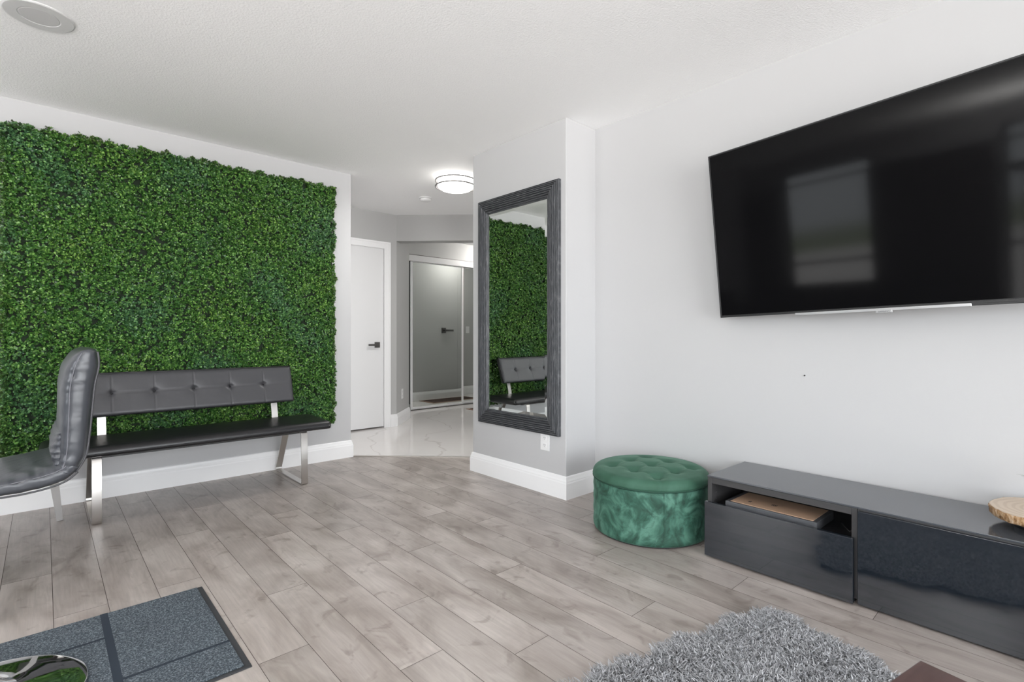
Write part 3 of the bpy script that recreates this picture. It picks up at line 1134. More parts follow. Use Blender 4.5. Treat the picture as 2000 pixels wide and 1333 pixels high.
def make_chair(loc, rz, label, legs):
    """local frame: seat faces -x, width along y, origin under the chair"""
    ch = empty('dining_chair', loc, rz)
    tag(ch, label, 'chair')
    W = 0.62
    inn = [(-0.52, 0.466), (-0.34, 0.474), (-0.18, 0.482), (-0.05, 0.496), (0.03, 0.512), (0.062, 0.530)]
    out = [(-0.53, 0.402), (-0.34, 0.414), (-0.18, 0.418), (-0.04, 0.421), (0.062, 0.444), (0.118, 0.492)]
    s_, A1, B1 = cushion('seat', inn, out, W, M['leather_chair'], ch, 3, ends=(True, False), wr=0.0022)
    inn2 = [(0.040, 0.496), (0.046, 0.560), (0.048, 0.640), (0.050, 0.740), (0.052, 0.830), (0.068, 0.915), (0.108, 0.984)]
    out2 = [(0.094, 0.470), (0.132, 0.540), (0.146, 0.640), (0.154, 0.740), (0.163, 0.840), (0.176, 0.920), (0.168, 0.992)]
    b_, A2, B2 = cushion('backrest', inn2, out2, W, M['leather_chair'], ch, 8, ends=(False, True), wr=0.0014)
    # lumbar fold of the inner back cover
    inn3 = [(0.030, 0.505), (0.022, 0.560), (0.034, 0.620), (0.050, 0.650)]
    out3 = [(0.070, 0.500), (0.080, 0.560), (0.080, 0.625), (0.075, 0.665)]
    cushion('back_cover_fold', inn3, out3, W - 0.10, M['leather_chair'], b_, 5, wr=0.0045)
    # seams on both sides: stitched line and rear welt
    for par, A, B in ((s_, A1, B1), (b_, A2, B2)):
        for sg in (-1, 1):
            i0, i1 = 2, len(A) - 3
            bm = bmesh.new()
            tube(bm, [((A[i] * 0.74 + B[i] * 0.26).x, sg * (W / 2 * 0.985 + 0.001), (A[i] * 0.74 + B[i] * 0.26).y) for i in range(i0, i1)], 0.0020, 6)
            build('stitching', bm, M['thread'], par, smooth=True)
            bm = bmesh.new()
            tube(bm, [((A[i] * 0.03 + B[i] * 0.97).x, sg * (W / 2 * 0.95), (A[i] * 0.03 + B[i] * 0.97).y) for i in range(i0, i1)], 0.0040, 8)
            build('welt', bm, M['leather_back'], par, smooth=True)
    for a, b, w0, w1 in legs:
        bm = bmesh.new()
        a, b = Vector(a), Vector(b)
        lo = [(-w1 / 2, -w1 / 2), (w1 / 2, -w1 / 2), (w1 / 2, w1 / 2), (-w1 / 2, w1 / 2)]
        hi = [(-w0 / 2, -w0 / 2), (w0 / 2, -w0 / 2), (w0 / 2, w0 / 2), (-w0 / 2, w0 / 2)]
        P = [bm.verts.new((b.x + x, b.y + y, b.z)) for x, y in lo]
        Q = [bm.verts.new((a.x + x, a.y + y, a.z)) for x, y in hi]
        bm.faces.new(P[::-1]); bm.faces.new(Q)
        for k in range(4):
            bm.faces.new([P[k], P[(k + 1) % 4], Q[(k + 1) % 4], Q[k]])
        build('leg', bm, M['plastic_white'], ch, bevel=0.003)
    return ch


CYc = 3.065
make_chair((0, CYc, 0), 0, 'charcoal padded dining chair with tall curved stitched back, at the left edge beside the bench',
           [((0.028, 0.27, 0.43), (0.068, 3.862 - CYc, 0.0), 0.040, 0.027), ((-0.185, -0.40, 0.42), (-0.148, -0.43, 0.0), 0.05, 0.046), ((-0.45, 0.24, 0.42), (-0.50, 0.28, 0.0), 0.046, 0.034), ((-0.45, -0.24, 0.42), (-0.50, -0.28, 0.0), 0.046, 0.034)])

# ------------------------------------------------------------------ velvet ottoman
OX, OY, OR = 2.435, 1.553, 0.302
ott = empty('round_ottoman', (OX, OY, 0))
tag(ott, 'round green crushed velvet storage ottoman with buttoned lid, between pillar and black cabinet', 'ottoman')
bm = bmesh.new()
lathe(bm, [(0, 0.008), (OR - 0.012, 0.008), (OR - 0.004, 0.012), (OR, 0.022)] + [(OR + 0.0015 * math.sin(i * 1.7), 0.022 + i * 0.248 / 14) for i in range(1, 15)] + [(OR - 0.004, 0.276), (OR - 0.03, 0.280), (0, 0.280)], n=128)
body = build('body', bm, M['velvet'], ott, smooth=True)
bm = bmesh.new()
lathe(bm, [(0, 0.0), (OR - 0.02, 0.0), (OR - 0.014, 0.004), (OR - 0.014, 0.009), (0, 0.009)], n=64)
build('foot_ring', bm, M['blackpl'], ott)
bm = bmesh.new()
tube(bm, [(OR * 1.003 * math.cos(q * math.pi / 48), OR * 1.003 * math.sin(q * math.pi / 48), 0.2815) for q in range(96)], 0.004, 8, closed=True)
build('lid_piping', bm, M['velvet_dark'], ott, smooth=True)
for th in (-2.35, -1.2, 0.5, 2.0):
    bm = bmesh.new()
    bx(bm, OR * 0.999 * math.cos(th) - 0.0012, OR * 0.999 * math.cos(th) + 0.0012, OR * 0.999 * math.sin(th) - 0.0012, OR * 0.999 * math.sin(th) + 0.0012, 0.02, 0.275)
    build('seam', bm, M['velvet_dark'], body)
ta = math.radians(-5.0)
tuft = []
for i in range(-1, 2):
    for j in range(-1, 2):
        a, b = 0.146 * i, 0.146 * j
        tuft.append((a * math.cos(ta) - b * math.sin(ta) - 0.003, a * math.sin(ta) + b * math.cos(ta) - 0.014))
segs = []
for i, p in enumerate(tuft):
    for q in tuft[i + 1:]:
        if math.hypot(p[0] - q[0], p[1] - q[1]) < 0.15: segs.append((p, q))


def seg_d(x, y, p, q):
    dx, dy = q[0] - p[0], q[1] - p[1]
    t_ = max(0, min(1, ((x - p[0]) * dx + (y - p[1]) * dy) / (dx * dx + dy * dy)))
    return math.hypot(x - p[0] - dx * t_, y - p[1] - dy * t_)


def lid_z(x, y):
    r = math.hypot(x, y)
    e = OR + 0.003 - r
    z = 0.300 + 0.030 * math.sqrt(max(0, 1 - (1 - min(1, e / 0.035)) ** 2)) + 0.020 * (1 - (r / OR) ** 2)
    for p in tuft:
        dd = math.hypot(x - p[0], y - p[1])
        z -= 0.016 * math.exp(-(dd / 0.012) ** 2) + 0.020 * math.exp(-(dd / 0.036) ** 2)
    for p, q in segs:
        z -= 0.0035 * math.exp(-(seg_d(x, y, p, q) / 0.010) ** 2)
    return z


bm = bmesh.new()
NR, NA = 56, 160
rings = []
for i in range(1, NR + 1):
    r = (OR + 0.003) * math.sin(math.pi / 2 * i / NR)
    rings.append([bm.verts.new((r * math.cos(2 * math.pi * k / NA), r * math.sin(2 * math.pi * k / NA), lid_z(r * math.cos(2 * math.pi * k / NA), r * math.sin(2 * math.pi * k / NA)))) for k in range(NA)])
for rr, zz in ((OR + 0.005, 0.292), (OR + 0.002, 0.284), (OR - 0.01, 0.2805)):
    rings.append([bm.verts.new((rr * math.cos(2 * math.pi * k / NA), rr * math.sin(2 * math.pi * k / NA), zz)) for k in range(NA)])
c0 = bm.verts.new((0, 0, lid_z(0, 0)))
for k in range(NA): bm.faces.new([c0, rings[0][k], rings[0][(k + 1) % NA]])
for a, b in zip(rings, rings[1:]):
    for k in range(NA):
        j = (k + 1) % NA
        bm.faces.new([a[k], b[k], b[j], a[j]])
bm.faces.new(rings[-1][::-1])
lid = build('lid', bm, M['velvet_lid'], ott, smooth=True)
for p in tuft:
    bm = bmesh.new()
    bmesh.ops.create_uvsphere(bm, u_segments=12, v_segments=8, radius=0.008)
    for v_ in bm.verts: v_.co.z *= 0.45
    o = build('button', bm, M['velvet_dark'], lid, smooth=True)
    o.location = (p[0], p[1], lid_z(*p) + 0.001)

# ------------------------------------------------------------------ media cabinet: two units under one glass top
media = math.radians(0.9)
MX, MYf = 2.735, 1.170            # rear far corner


def mw(x, y, z=0):
    """cabinet frame: x from the back toward the room, y from the far end toward the camera"""
    c_, s_ = math.cos(media), math.sin(media)
    return (MX - x * c_ - y * s_ * 1.0, MYf + x * s_ * 0 - y * c_, z)


def cab_obj(o):
    o.location = (MX, MYf, 0)
    o.rotation_euler = (0, 0, math.pi / 2 * 0 - media)
    return o


# local frame of the empties: -x is toward the room, -y is toward the camera
def cab_empty(name, y_off):
    e = empty(name)
    R_ = Matrix.Rotation(-media, 4, 'Z')
    v_ = R_ @ Vector((0, -y_off, 0))
    e.location = (MX + v_.x, MYf + v_.y, 0)
    e.rotation_euler = (0, 0, -media)
    return e


UW = 0.612
DEP = 0.392
cab1 = cab_empty('media_cabinet', 0.0)
tag(cab1, 'black low cabinet unit beside the green ottoman, drawer open a little below an open compartment', 'cabinet')


def cb(name, x0, x1, y0, y1, z0, z1, mat, par, bevel=0.0012):
    return box(name, min(-x0, -x1), max(-x0, -x1), min(-y0, -y1), max(-y0, -y1), z0, z1, mat, par, bevel=bevel)


def carcass(par):
    bm = bmesh.new()
    def q(x0, x1, y0, y1, z0, z1): bx(bm, -x1, -x0, -y1, -y0, z0, z1)
    q(0, DEP, 0, 0.020, 0.018, 0.370)
    q(0, DEP, UW - 0.020, UW, 0.018, 0.370)
    q(0, DEP, 0.020, UW - 0.020, 0.342, 0.370)
    q(0, DEP, 0.020, UW - 0.020, 0.018, 0.036)
    q(0, 0.012, 0.020, UW - 0.020, 0.036, 0.342)
    return build('body', bm, M['black_board'], par, bevel=0.001)


body1 = carcass(cab1)
cb('shelf', 0.012, DEP - 0.03, 0.020, UW - 0.020, 0.222, 0.240, M['blackpl'], cab1)
dr = cb('drawer', DEP + 0.020, DEP + 0.038, 0.003, UW - 0.006, 0.010, 0.262, M['gloss_black'], cab1)
bm = bmesh.new()
for y_ in (0.03, UW - 0.042): bx(bm, -(DEP + 0.0198), -0.05, -(y_ + 0.012), -y_, 0.05, 0.20)
bx(bm, -0.062, -0.05, -(UW - 0.042), -0.042, 0.05, 0.20)
bx(bm, -(DEP + 0.0198), -0.062, -(UW - 0.042), -0.042, 0.05, 0.058)
build('drawer_box', bm, M['black_board'], dr)
cb('plinth', 0.03, DEP - 0.012, 0.012, UW - 0.012, 0.0, 0.018, M['blackpl'], cab1)
for z_ in (0.262, 0.292, 0.322):
    bm = bmesh.new()
    bmesh.ops.create_cone(bm, cap_ends=True, segments=10, radius1=0.0025, radius2=0.0025, depth=0.002, matrix=Matrix.Translation((-(DEP - 0.045), -0.0205, z_)) @ Matrix.Rotation(math.pi / 2, 4, 'X'))
    build('shelf_pin_hole', bm, M['silver'], body1)
cab2 = cab_empty('media_cabinet', UW + 0.002)
tag(cab2, 'black low cabinet unit with one tall closed glossy drawer front, reaching the right edge', 'cabinet')
carcass(cab2)
cb('drawer', DEP + 0.001, DEP + 0.019, 0.003, UW - 0.003, 0.008, 0.366, M['gloss_black'], cab2)
cb('plinth', 0.03, DEP - 0.012, 0.012, UW - 0.012, 0.0, 0.018, M['blackpl'], cab2)
cab3 = cab_empty('media_cabinet', 2 * (UW + 0.002))
tag(cab3, 'black low cabinet unit continuing past the right edge of the photo', 'cabinet')
carcass(cab3)
cb('drawer', DEP + 0.001, DEP + 0.019, 0.003, UW - 0.003, 0.008, 0.366, M['gloss_black'], cab3)
top1 = cab_empty('glass_top', 0)
tag(top1, 'long dark grey glass top lying over the black cabinet units', 'glass top')
gt = cb('glass_sheet', -0.001, DEP + 0.004, -0.001, 3 * UW + 0.005, 0.3712, 0.3782, M['cab_glass'], top1)

# flat grey box with a tan panel on top, in the open compartment
bxo = cab_empty('flat_box', 0.0)
tag(bxo, 'flat grey box with tan top lying in the open compartment of the cabinet', 'box')
th = 0.0
cb('case', 0.185, 0.392, 0.085, 0.470, 0.2405, 0.276, M['greybox'], bxo, bevel=0.002)
cb('cover', 0.190, 0.380, 0.105, 0.452, 0.276, 0.2775, M['tan'], bxo, bevel=0.0004)
for cx, cy in ((0.330, 0.172), (0.300, 0.262), (0.303, 0.275)):
    bm = bmesh.new()
    for s_ in (-1, 1):
        q = [Vector((-cx - 0.008, -cy - s_ * 0.005, 0.2777)), Vector((-cx + 0.008, -cy + s_ * 0.005, 0.2777))]
        tube(bm, q, 0.0012, 6)
    build('top_mark', bm, M['dark_slot'], bxo)
# small cables / remote in the dark of the compartment
bm = bmesh.new()
tube(bm, [(-0.20, -0.50, 0.244), (-0.26, -0.53, 0.25), (-0.30, -0.56, 0.244), (-0.22, -0.575, 0.246), (-0.16, -0.54, 0.244)], 0.003, 8)
cbl = build('black_cable', bm, M['blackpl'], None, smooth=True)
cbl.location = cab1.location; cbl.rotation_euler = cab1.rotation_euler
tag(cbl, 'coiled black cable beside the flat grey box in the open compartment', 'cable')

# wood slice on a dark foot, with a potted plant beyond the frame edge
sl = empty('wood_slice', (2.545, 0.055, 0.3782))
tag(sl, 'round slice of light wood with bark edge on the glass top, right edge', 'wood slice')
R = random.Random(4)
n = 72
ph = [R.uniform(0, 6.28) for _ in range(4)]
rad = [0.158 * (1 + 0.035 * math.sin(2 * a + ph[0]) + 0.02 * math.sin(3 * a + ph[1]) + 0.010 * math.sin(7 * a + ph[2]) + 0.005 * math.sin(15 * a + ph[3])) for a in [2 * math.pi * i / n for i in range(n)]]
bm = bmesh.new()
prev = None
rg_ = []
for k, (sc, z) in enumerate(((0.96, 0.030), (0.985, 0.033), (0.99, 0.045), (1.0, 0.055), (0.985, 0.060))):
    rg_.append([bm.verts.new((rad[i] * sc * math.cos(2 * math.pi * i / n), rad[i] * sc * math.sin(2 * math.pi * i / n), z + 0.0015 * math.sin(i * 2.3 + k))) for i in range(n)])
for a, b in zip(rg_, rg_[1:]):
    for i in range(n): bm.faces.new([a[i], a[(i + 1) % n], b[(i + 1) % n], b[i]])
build('bark_rim', bm, M['bark'], sl, smooth=True)
bm = bmesh.new()
r_in = []
prof_ = ((0.988, 0.0600), (0.97, 0.0612), (0.60, 0.0612), (0.42, 0.0612), (0.36, 0.0600), (0.33, 0.058), (0.0, 0.058))
for sc, z in prof_:
    r_in.append([bm.verts.new((rad[i] * sc * math.cos(2 * math.pi * i / n), rad[i] * sc * math.sin(2 * math.pi * i / n), z)) for i in range(n)] if sc > 0 else None)
for a, b in zip(r_in, r_in[1:]):
    if b is None:
        bm.faces.new(a); break
    for i in range(n): bm.faces.new([a[i], a[(i + 1) % n], b[(i + 1) % n], b[i]])
lo_ = [bm.verts.new((rad[i] * 0.96 * math.cos(2 * math.pi * i / n), rad[i] * 0.96 * math.sin(2 * math.pi * i / n), 0.030)) for i in range(n)]
bm.faces.new(lo_[::-1])
build('slice', bm, M['slice'], sl)
bm = bmesh.new()
lathe(bm, [(0, 0.0), (0.085, 0.0), (0.088, 0.004), (0.088, 0.026), (0.08, 0.030), (0, 0.030)], n=40)
build('foot', bm, M['blackpl'], sl, smooth=False)
pot = empty('potted_plant', (2.560, -0.020, 0.3782 + 0.0615))
tag(pot, 'spiky plant in a pale pot on the wood slice, only leaf tips visible', 'plant')
bm = bmesh.new()
lathe(bm, [(0, 0), (0.030, 0), (0.040, 0.05), (0.042, 0.09), (0.037, 0.09), (0.035, 0.075), (0, 0.075)], n=36)
build('pot', bm, M['plastic_white'], pot, smooth=False)
bm = bmesh.new()
R = random.Random(9)
for k in range(16):
    a = R.uniform(0, 6.28); ln_ = R.uniform(0.05, 0.08)
    pts = [Vector((0.012 * math.cos(a), 0.012 * math.sin(a), 0.072)) + Vector((math.cos(a) * ln_ * s_ ** 1.4, math.sin(a) * ln_ * s_ ** 1.4, 0.075 * s_ - 0.02 * s_ * s_)) for s_ in (0, 0.25, 0.5, 0.75, 1)]
    tube(bm, pts, [0.0016, 0.0014, 0.0011, 0.0008, 0.0003], 5)
for dz, yy in ((0.0, 0.155), (-0.009, 0.135), (-0.004, 0.142)):
    pts = [Vector((0.0, 0.01, 0.075)), Vector((-0.006, 0.05, 0.105 + dz)), Vector((-0.01, 0.095, 0.105 + dz)), Vector((-0.012, yy, 0.112 + dz))]
    tube(bm, pts, [0.0016, 0.0013, 0.001, 0.0003], 5)
build('leaves', bm, M['leafgrass'], pot, smooth=True)

# ------------------------------------------------------------------ shag rug
RC0 = Vector((2.035, 0.790))
ra = math.atan2(0.2430, -0.97)
e1 = Vector((math.cos(ra), math.sin(ra)))           # toward the left of the photo
e2 = Vector((-e1.y * -1 * -1, e1.x)) * 1.0
e2 = Vector((-0.2430, -0.97)).normalized()
RL, RWd = 2.3, 1.7
rug = empty('shag_rug', (RC0.x, RC0.y, 0))
tag(rug, 'grey shag rug with long pile on the laminate floor in front of the cabinet', 'rug')
bm = bmesh.new()
cs = [RC0 + e1 * 0.02 + e2 * 0.02, RC0 + e1 * (RL - 0.02) + e2 * 0.02, RC0 + e1 * (RL - 0.02) + e2 * (RWd - 0.02), RC0 + e1 * 0.02 + e2 * (RWd - 0.02)]
prism(bm, [((c_ - RC0).x, (c_ - RC0).y) for c_ in cs], 0.0, 0.012)
build('backing', bm, M['rugback'], rug)
rs = np.random.RandomState(3)
ND = 170000
# dense where the photo and the cabinet reflection show it, thinner beyond
a_ = rs.rand(ND) ** 1.25 * RL
b_ = rs.rand(ND) ** 1.25 * RWd
wob = 0.012 * np.sin(a_ * 23) + 0.010 * np.sin(a_ * 51 + 1)
wob2 = 0.012 * np.sin(b_ * 27 + 2) + 0.010 * np.sin(b_ * 47)
keep = (b_ > 0.015 + wob) & (a_ > 0.015 + wob2) & ((np.minimum(a_, 0.1) - 0.1) ** 2 + (np.minimum(b_, 0.1) - 0.1) ** 2 < 0.0098)
a_, b_ = a_[keep], b_[keep]
ND = len(a_)
rx = e1.x * a_ + e2.x * b_
ry = e1.y * a_ + e2.y * b_
# pile lies in swirling directions
fld = 2.2 * np.sin(rx * 9 + 2 * np.sin(ry * 7)) + 2.0 * np.sin(ry * 11 + 1.5 * np.sin(rx * 8)) + rs.normal(0, 1.7, ND)
lay = rs.uniform(0.006, 0.020, ND)
hh = rs.uniform(0.018, 0.032, ND)
dx, dy = np.cos(fld) * lay, np.sin(fld) * lay
# at the borders the pile falls outward
o1 = np.clip(1 - a_ / 0.06, 0, 1) * 0.022; o2 = np.clip(1 - b_ / 0.06, 0, 1) * 0.022
dx += -e1.x * o1 - e2.x * o2; dy += -e1.y * o1 - e2.y * o2
hh *= 1 - 0.45 * np.clip(np.maximum(o1, o2) / 0.022, 0, 1)
wdt = rs.uniform(0.0011, 0.0021, ND)
wa = rs.uniform(0, np.pi, ND)
wx, wy = np.cos(wa) * wdt, np.sin(wa) * wdt
T = np.array([0, 0.4, 0.75, 1.0])
V_ = np.empty((ND, 8, 3))
curl = rs.normal(0, 0.006, (ND, 2))
for i, t_ in enumerate(T):
    cxp = rx + dx * t_ ** 1.5 + curl[:, 0] * math.sin(t_ * 3.1)
    cyp = ry + dy * t_ ** 1.5 + curl[:, 1] * math.sin(t_ * 3.1)
    czp = 0.010 + hh * (t_ - 0.28 * t_ * t_)
    k = 1.0 if i < 3 else 0.45
    V_[:, 2 * i] = np.stack([cxp - wx * k, cyp - wy * k, czp], 1)
    V_[:, 2 * i + 1] = np.stack([cxp + wx * k, cyp + wy * k, czp], 1)
idx = np.arange(ND)[:, None] * 8
Fr = np.concatenate([idx + np.array([0, 1, 3, 2]), idx + np.array([2, 3, 5, 4]), idx + np.array([4, 5, 7, 6])], 0)
tone = np.clip(rs.normal(0.34, 0.12, ND), 0.08, 0.6)
cc = np.stack([tone * 0.98, tone * 1.0, tone * 1.05], 1)
np_mesh('pile', V_.reshape(-1, 3), Fr, M['yarn'], rug, colors=np.repeat(cc, 8, 0))['kind'] = 'stuff'

# ------------------------------------------------------------------ coffee table corner (bottom right)
ctb = empty('coffee_table', (1.24, 0.197, 0), math.radians(12.0) * -1)
tag(ctb, 'dark brown wooden coffee table, only one corner of its top visible on the rug', 'table')
box('tabletop', -0.62, 0, -1.05, 0, 0.385, 0.42, M['walnut'], ctb, bevel=0.003)
for x_, y_ in ((-0.06, -0.06), (-0.56, -0.06), (-0.06, -0.99), (-0.56, -0.99)):
    box('leg', x_ - 0.025, x_ + 0.025, y_ - 0.025, y_ + 0.025, 0.043, 0.385, M['walnut'], ctb, bevel=0.003)

# ------------------------------------------------------------------ door mat (bottom left)
mat_ = empty('floor_mat', (0.485, 1.74, 0))
tag(mat_, 'blue-grey speckled carpet mat with black rubber border and dark lines, bottom left', 'mat')
ML = 1.15
box('rubber_base', -ML, 0.0, 0.0, 0.695, 0.0, 0.004, M['rubber'], mat_, bevel=0.002)
box('carpet_face', -ML + 0.02, -0.020, 0.014, 0.688, 0.004, 0.009, M['carpet'], mat_, bevel=0.002)
for q in ((-0.3315, -0.3085, 0.014, 0.688), (-0.3085, -0.020, 0.181, 0.193), (-0.75, -0.3315, 0.483, 0.495)):
    box('pattern_line', *q, 0.0088, 0.0094, M['carpet_dark'], mat_)

# ------------------------------------------------------------------ chrome pedestal (base at the bottom left, upper end made up)
c_d, c_l = 1.405, -1.478
F_ = Vector((math.sin(math.radians(42.43)), math.cos(math.radians(42.43)), 0))
R_v = Vector((F_.y, -F_.x, 0))
bc = F_ * c_d + R_v * c_l
ped_stand = empty('pedestal_stand', (bc.x, bc.y, 0.0094))
tag(ped_stand, 'polished chrome pedestal with wide round trumpet base standing on the speckled mat', 'stand')
bm = bmesh.new()
lathe(bm, [(0, 0), (0.236, 0), (0.243, 0.003), (0.2445, 0.007), (0.241, 0.011), (0.225, 0.015), (0.18, 0.021), (0.13, 0.028), (0.09, 0.036), (0.065, 0.046), (0.0, 0.046)], n=96)
build('base', bm, M['chrome'], ped_stand, smooth=True)
bm = bmesh.new()
lathe(bm, [(0.088, 0.037), (0.066, 0.050), (0.050, 0.070), (0.041, 0.095), (0.036, 0.13), (0.034, 0.17), (0.034, 0.20), (0.0, 0.20)], n=64)
build('trumpet_collar', bm, M['chrome'], ped_stand, smooth=True)
bm = bmesh.new()
lathe(bm, [(0, 0.19), (0.022, 0.19), (0.022, 0.50), (0.0, 0.50)], n=32)
build('pole', bm, M['chrome'], ped_stand, smooth=False)

# ------------------------------------------------------------------ ceiling and wall fittings
sp = empty('ceiling_speaker', (-0.014, 3.043, H))
tag(sp, 'round white flush speaker in the ceiling, top left', 'ceiling speaker')
bm = bmesh.new()
lathe(bm, [(0, -0.004), (0.070, -0.004), (0.072, -0.006), (0.115, -0.006), (0.120, -0.003), (0.121, 0.0), (0, 0.0)], n=64)
build('rim', bm, plain('speaker_white', (0.62, 0.62, 0.62), 0.6), sp)
bm = bmesh.new()
lathe(bm, [(0, -0.0055), (0.066, -0.0055), (0.068, -0.004), (0, -0.0035)], n=48)
build('grille', bm, plain('speaker_grille', (0.55, 0.55, 0.55), 0.8), sp)

LX, LY, LR = 2.672, 3.655, 0.172
lampo = empty('ceiling_light', (LX, LY, H))
tag(lampo, 'round lit flush ceiling light with two metal rings in the foyer', 'ceiling light')
bm = bmesh.new()
lathe(bm, [(0, 0), (LR - 0.03, 0), (LR - 0.03, -0.015), (0, -0.015)], n=48)
build('backplate', bm, M['plastic_white'], lampo)
bm = bmesh.new()
lathe(bm, [(0, -0.016), (LR - 0.016, -0.016), (LR - 0.014, -0.02), (LR - 0.014, -0.085), (LR - 0.026, -0.098), (LR * 0.75, -0.110), (LR * 0.4, -0.118), (0, -0.121)], n=64)
build('glass_drum', bm, M['lampglass'], lampo, smooth=True)
for zz in (-0.036, -0.086):
    bm = bmesh.new()
    lathe(bm, [(LR + 0.001, zz + 0.005), (LR + 0.008, zz + 0.005), (LR + 0.009, zz), (LR + 0.008, zz - 0.005), (LR + 0.001, zz - 0.005), (LR + 0.001, zz + 0.005)], n=64)
    build('ring', bm, M['nickel'], lampo)
lb = bpy.data.lights.new('ceiling_light_bulb', 'AREA')
lb.shape = 'DISK'; lb.size = 0.26; lb.energy = 17; lb.color = (1.0, 0.98, 0.95); lb.spread = math.radians(178)
lbo = bpy.data.objects.new('ceiling_light_bulb', lb)
COL.objects.link(lbo)
lbo.parent = lampo
lbo.location = (0, 0, -0.124)
for k in range(4):
    bm = bmesh.new()
    a = math.radians(10 + 90 * k)
    tube(bm, [(math.cos(a) * (LR + 0.003), math.sin(a) * (LR + 0.003), -0.036), (math.cos(a) * (LR + 0.003), math.sin(a) * (LR + 0.003), -0.088)], 0.002, 8)
    build('ring_post', bm, M['nickel'], lampo)

inner = empty('ceiling_light', (5.05, 5.80, H))  # added lamp, out of view, to brighten the foyer
tag(inner, 'added ceiling light brightening the foyer, unseen behind the pillar', 'ceiling light')
bm = bmesh.new()
lathe(bm, [(0, 0), (0.14, 0), (0.14, -0.05), (0.10, -0.075), (0, -0.085)], n=48)
build('glass_drum', bm, M['fill_glow'], inner, smooth=True)

sm = empty('smoke_detector', (2.845, 4.405, H))
tag(sm, 'small round white smoke detector on the foyer ceiling', 'smoke detector')
bm = bmesh.new()
lathe(bm, [(0, 0), (0.062, 0), (0.062, -0.010), (0.0, -0.010)], n=40)
build('base', bm, M['plastic_white'], sm)
bm = bmesh.new()
lathe(bm, [(0, -0.0102), (0.056, -0.0102), (0.054, -0.026), (0.046, -0.034), (0.02, -0.037), (0, -0.037)], n=40)
build('cover', bm, M['plastic_white'], sm, smooth=True)


def plate(name, label, cat, pos, outward, w, h, kind='outlet'):
    """wall plate; outward = direction out of the wall"""
    o = empty(name, pos, math.atan2(outward[1], outward[0]))
    tag(o, label, cat)
    box('cover_plate', 0, 0.005, -w / 2, w / 2, -h / 2, h / 2, M['plastic_white'], o, bevel=0.0015)
    if kind == 'outlet':
        for s_ in (-1, 1):
            rc = box('receptacle', 0.005, 0.0065, -0.016, 0.016, s_ * 0.024 - 0.014, s_ * 0.024 + 0.014, M['plastic_white'], o, bevel=0.001)
            bm = bmesh.new()
            for y_ in (-0.006, 0.006): bx(bm, 0.0064, 0.0068, y_ - 0.0012, y_ + 0.0012, s_ * 0.024 - 0.002, s_ * 0.024 + 0.007)
            bx(bm, 0.0064, 0.0068, -0.002, 0.002, s_ * 0.024 - 0.010, s_ * 0.024 - 0.006)
            build('slot', bm, M['dark_slot'], rc)
    else:
        box('rocker', 0.005, 0.008, -0.016, 0.016, -0.033, 0.033, M['plastic_white'], o, bevel=0.001)
    return o


plate('wall_outlet', 'white double power outlet on the pillar just below the framed mirror', 'outlet', (CX, 2.364, 0.342), (-1, 0), 0.080, 0.118)
q = 0.175
plate('wall_outlet', 'white double power outlet on the angled foyer wall beside the white door', 'outlet', (3.01 + q, DY + q, 0.35), (1, -1), 0.075, 0.118)
plate('light_switch', 'white light switch seen reflected in the mirrored closet doors', 'switch', (5.66, 5.16, 1.16), (0, 1), 0.075, 0.118, 'switch')
bm = bmesh.new()
bmesh.ops.create_cone(bm, cap_ends=True, segments=16, radius1=0.0035, radius2=0.0025, depth=0.006, matrix=Matrix.Translation((TX - 0.003, 0.887, 0.848)) @ Matrix.Rotation(-math.pi / 2, 4, 'Y'))
tag(build('wall_screw', bm, M['dark_slot'], None), 'tiny dark screw in the wall below the television', 'screw')

# foyer mat reflected in the closet doors
fm = empty('entry_mat', (4.9, 5.63, 0.003))
tag(fm, 'dark brown mat with tan border on the foyer tiles, seen in the mirrored closet doors', 'mat')
box('border', -0.46, 0.46, -0.215, 0.20, 0.0, 0.006, M['tanmat'], fm, bevel=0.001)
box('field', -0.42, 0.42, -0.18, 0.165, 0.006, 0.009, M['brownmat'], fm, bevel=0.001)

# ------------------------------------------------------------------ things behind the camera that show only in reflections


def curtain(y0, y1, label):
    bm = bmesh.new()
    n = int((y1 - y0) / 0.012)
    A, B = [], []
    for i in range(n + 1):
        y = y0 + (y1 - y0) * i / n
        x = WX + 0.09 + 0.03 * math.sin(y * 58) + 0.01 * math.sin(y * 21)
        A.append(bm.verts.new((x, y, 0.02))); B.append(bm.verts.new((x, y, 2.068)))
    for i in range(n): bm.faces.new([A[i], A[i + 1], B[i + 1], B[i]])
    o = build('curtain', bm, M['curtain'], None, smooth=True)
    m = o.modifiers.new('s', 'SOLIDIFY'); m.thickness = 0.003
    tag(o, label, 'curtain')
    return o


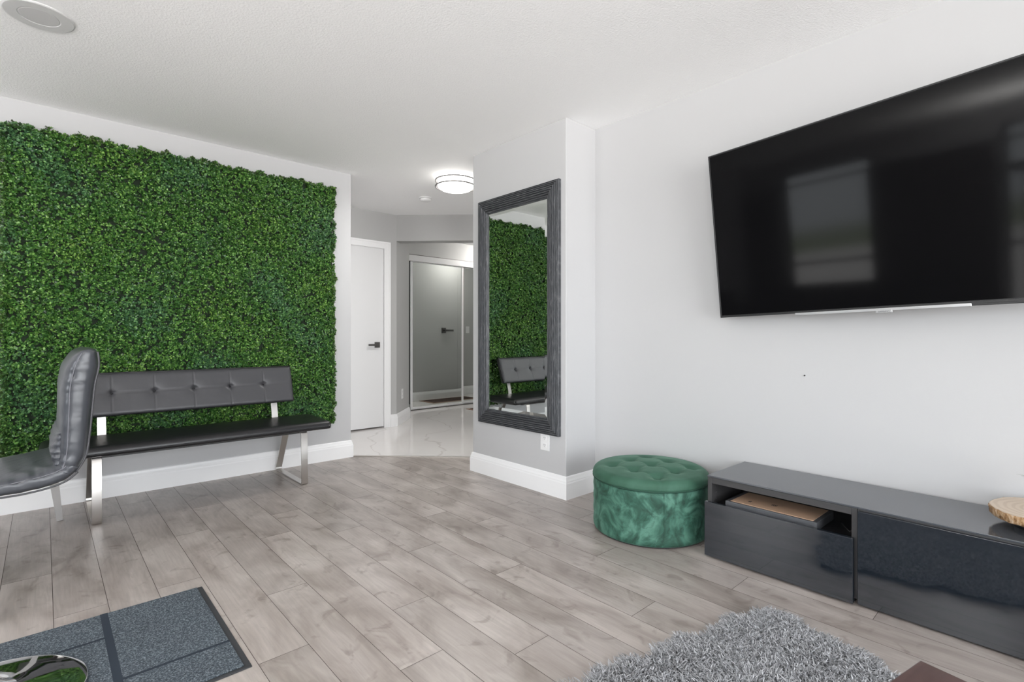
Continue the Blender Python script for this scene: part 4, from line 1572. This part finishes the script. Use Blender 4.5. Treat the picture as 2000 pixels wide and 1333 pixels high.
curtain(1.30, 2.50, 'dark floor-length curtain between the windows, mirrored in the middle of the television')
curtain(3.66, 4.15, 'dark floor-length curtain near the hedge wall, mirrored at the left of the television')
bm = bmesh.new()
tube(bm, [(WX + 0.10, -3.0, 2.085), (WX + 0.10, 4.18, 2.085)], 0.016, 12)
tag(build('curtain_rod', bm, M['blackpl'], None, smooth=True), 'black curtain rod above the windows', 'curtain rod')
M['sofa'] = plain('charcoal_sofa_cloth', (0.020, 0.020, 0.022), 0.9)
so = empty('sofa', (-2.02, 2.75, 0))
tag(so, 'dark low sofa under the windows, mirrored along the bottom of the television', 'sofa')
box('base', -0.40, 0.40, -0.90, 0.90, 0.06, 0.30, M['sofa'], so, bevel=0.02)
box('backrest', -0.40, -0.20, -0.90, 0.90, 0.30, 0.72, M['sofa'], so, bevel=0.05, seg=4)
for y_ in (-1.0, 0.90):
    box('armrest', -0.40, 0.40, y_, y_ + 0.10, 0.06, 0.55, M['sofa'], so, bevel=0.03, seg=3)
for y_ in (-0.89, -0.295, 0.30):
    box('seat_cushion', -0.19, 0.41, y_, y_ + 0.585, 0.30, 0.44, M['sofa'], so, bevel=0.04, seg=4)
for x_ in (-0.34, 0.34):
    for y_ in (-0.93, 0.93):
        box('leg', x_ - 0.02, x_ + 0.02, y_ - 0.02, y_ + 0.02, 0.0, 0.06, M['blackpl'], so)
# uplighter floor lamp, mirrored as a pale upright at the left of the television
fl_ = empty('floor_lamp', (-1.6, 0.9, 0))
tag(fl_, 'white uplighter floor lamp beyond the left edge, mirrored in the television', 'lamp')
bm = bmesh.new()
lathe(bm, [(0, 0), (0.14, 0), (0.145, 0.012), (0.03, 0.022), (0.0, 0.022)], n=40)
build('base', bm, M['plastic_white'], fl_, smooth=False)
bm = bmesh.new()
lathe(bm, [(0, 0.022), (0.014, 0.022), (0.014, 1.70), (0, 1.70)], n=20)
build('pole', bm, M['plastic_white'], fl_, smooth=False)
bm = bmesh.new()
lathe(bm, [(0.0, 1.70), (0.05, 1.705), (0.13, 1.76), (0.155, 1.80), (0.150, 1.80), (0.125, 1.77), (0.05, 1.725), (0.0, 1.72)], n=40)
build('lamp_shade', bm, M['plastic_white'], fl_, smooth=True)
ld = bpy.data.lights.new('uplighter_bulb', 'AREA')
ld.shape = 'DISK'; ld.size = 0.2; ld.energy = 100; ld.color = (1.0, 0.98, 0.95)
lo = bpy.data.objects.new('uplighter_bulb', ld)
COL.objects.link(lo)
lo.parent = fl_
lo.location = (0, 0, 1.79)
lo.rotation_euler = (math.pi, 0, 0)
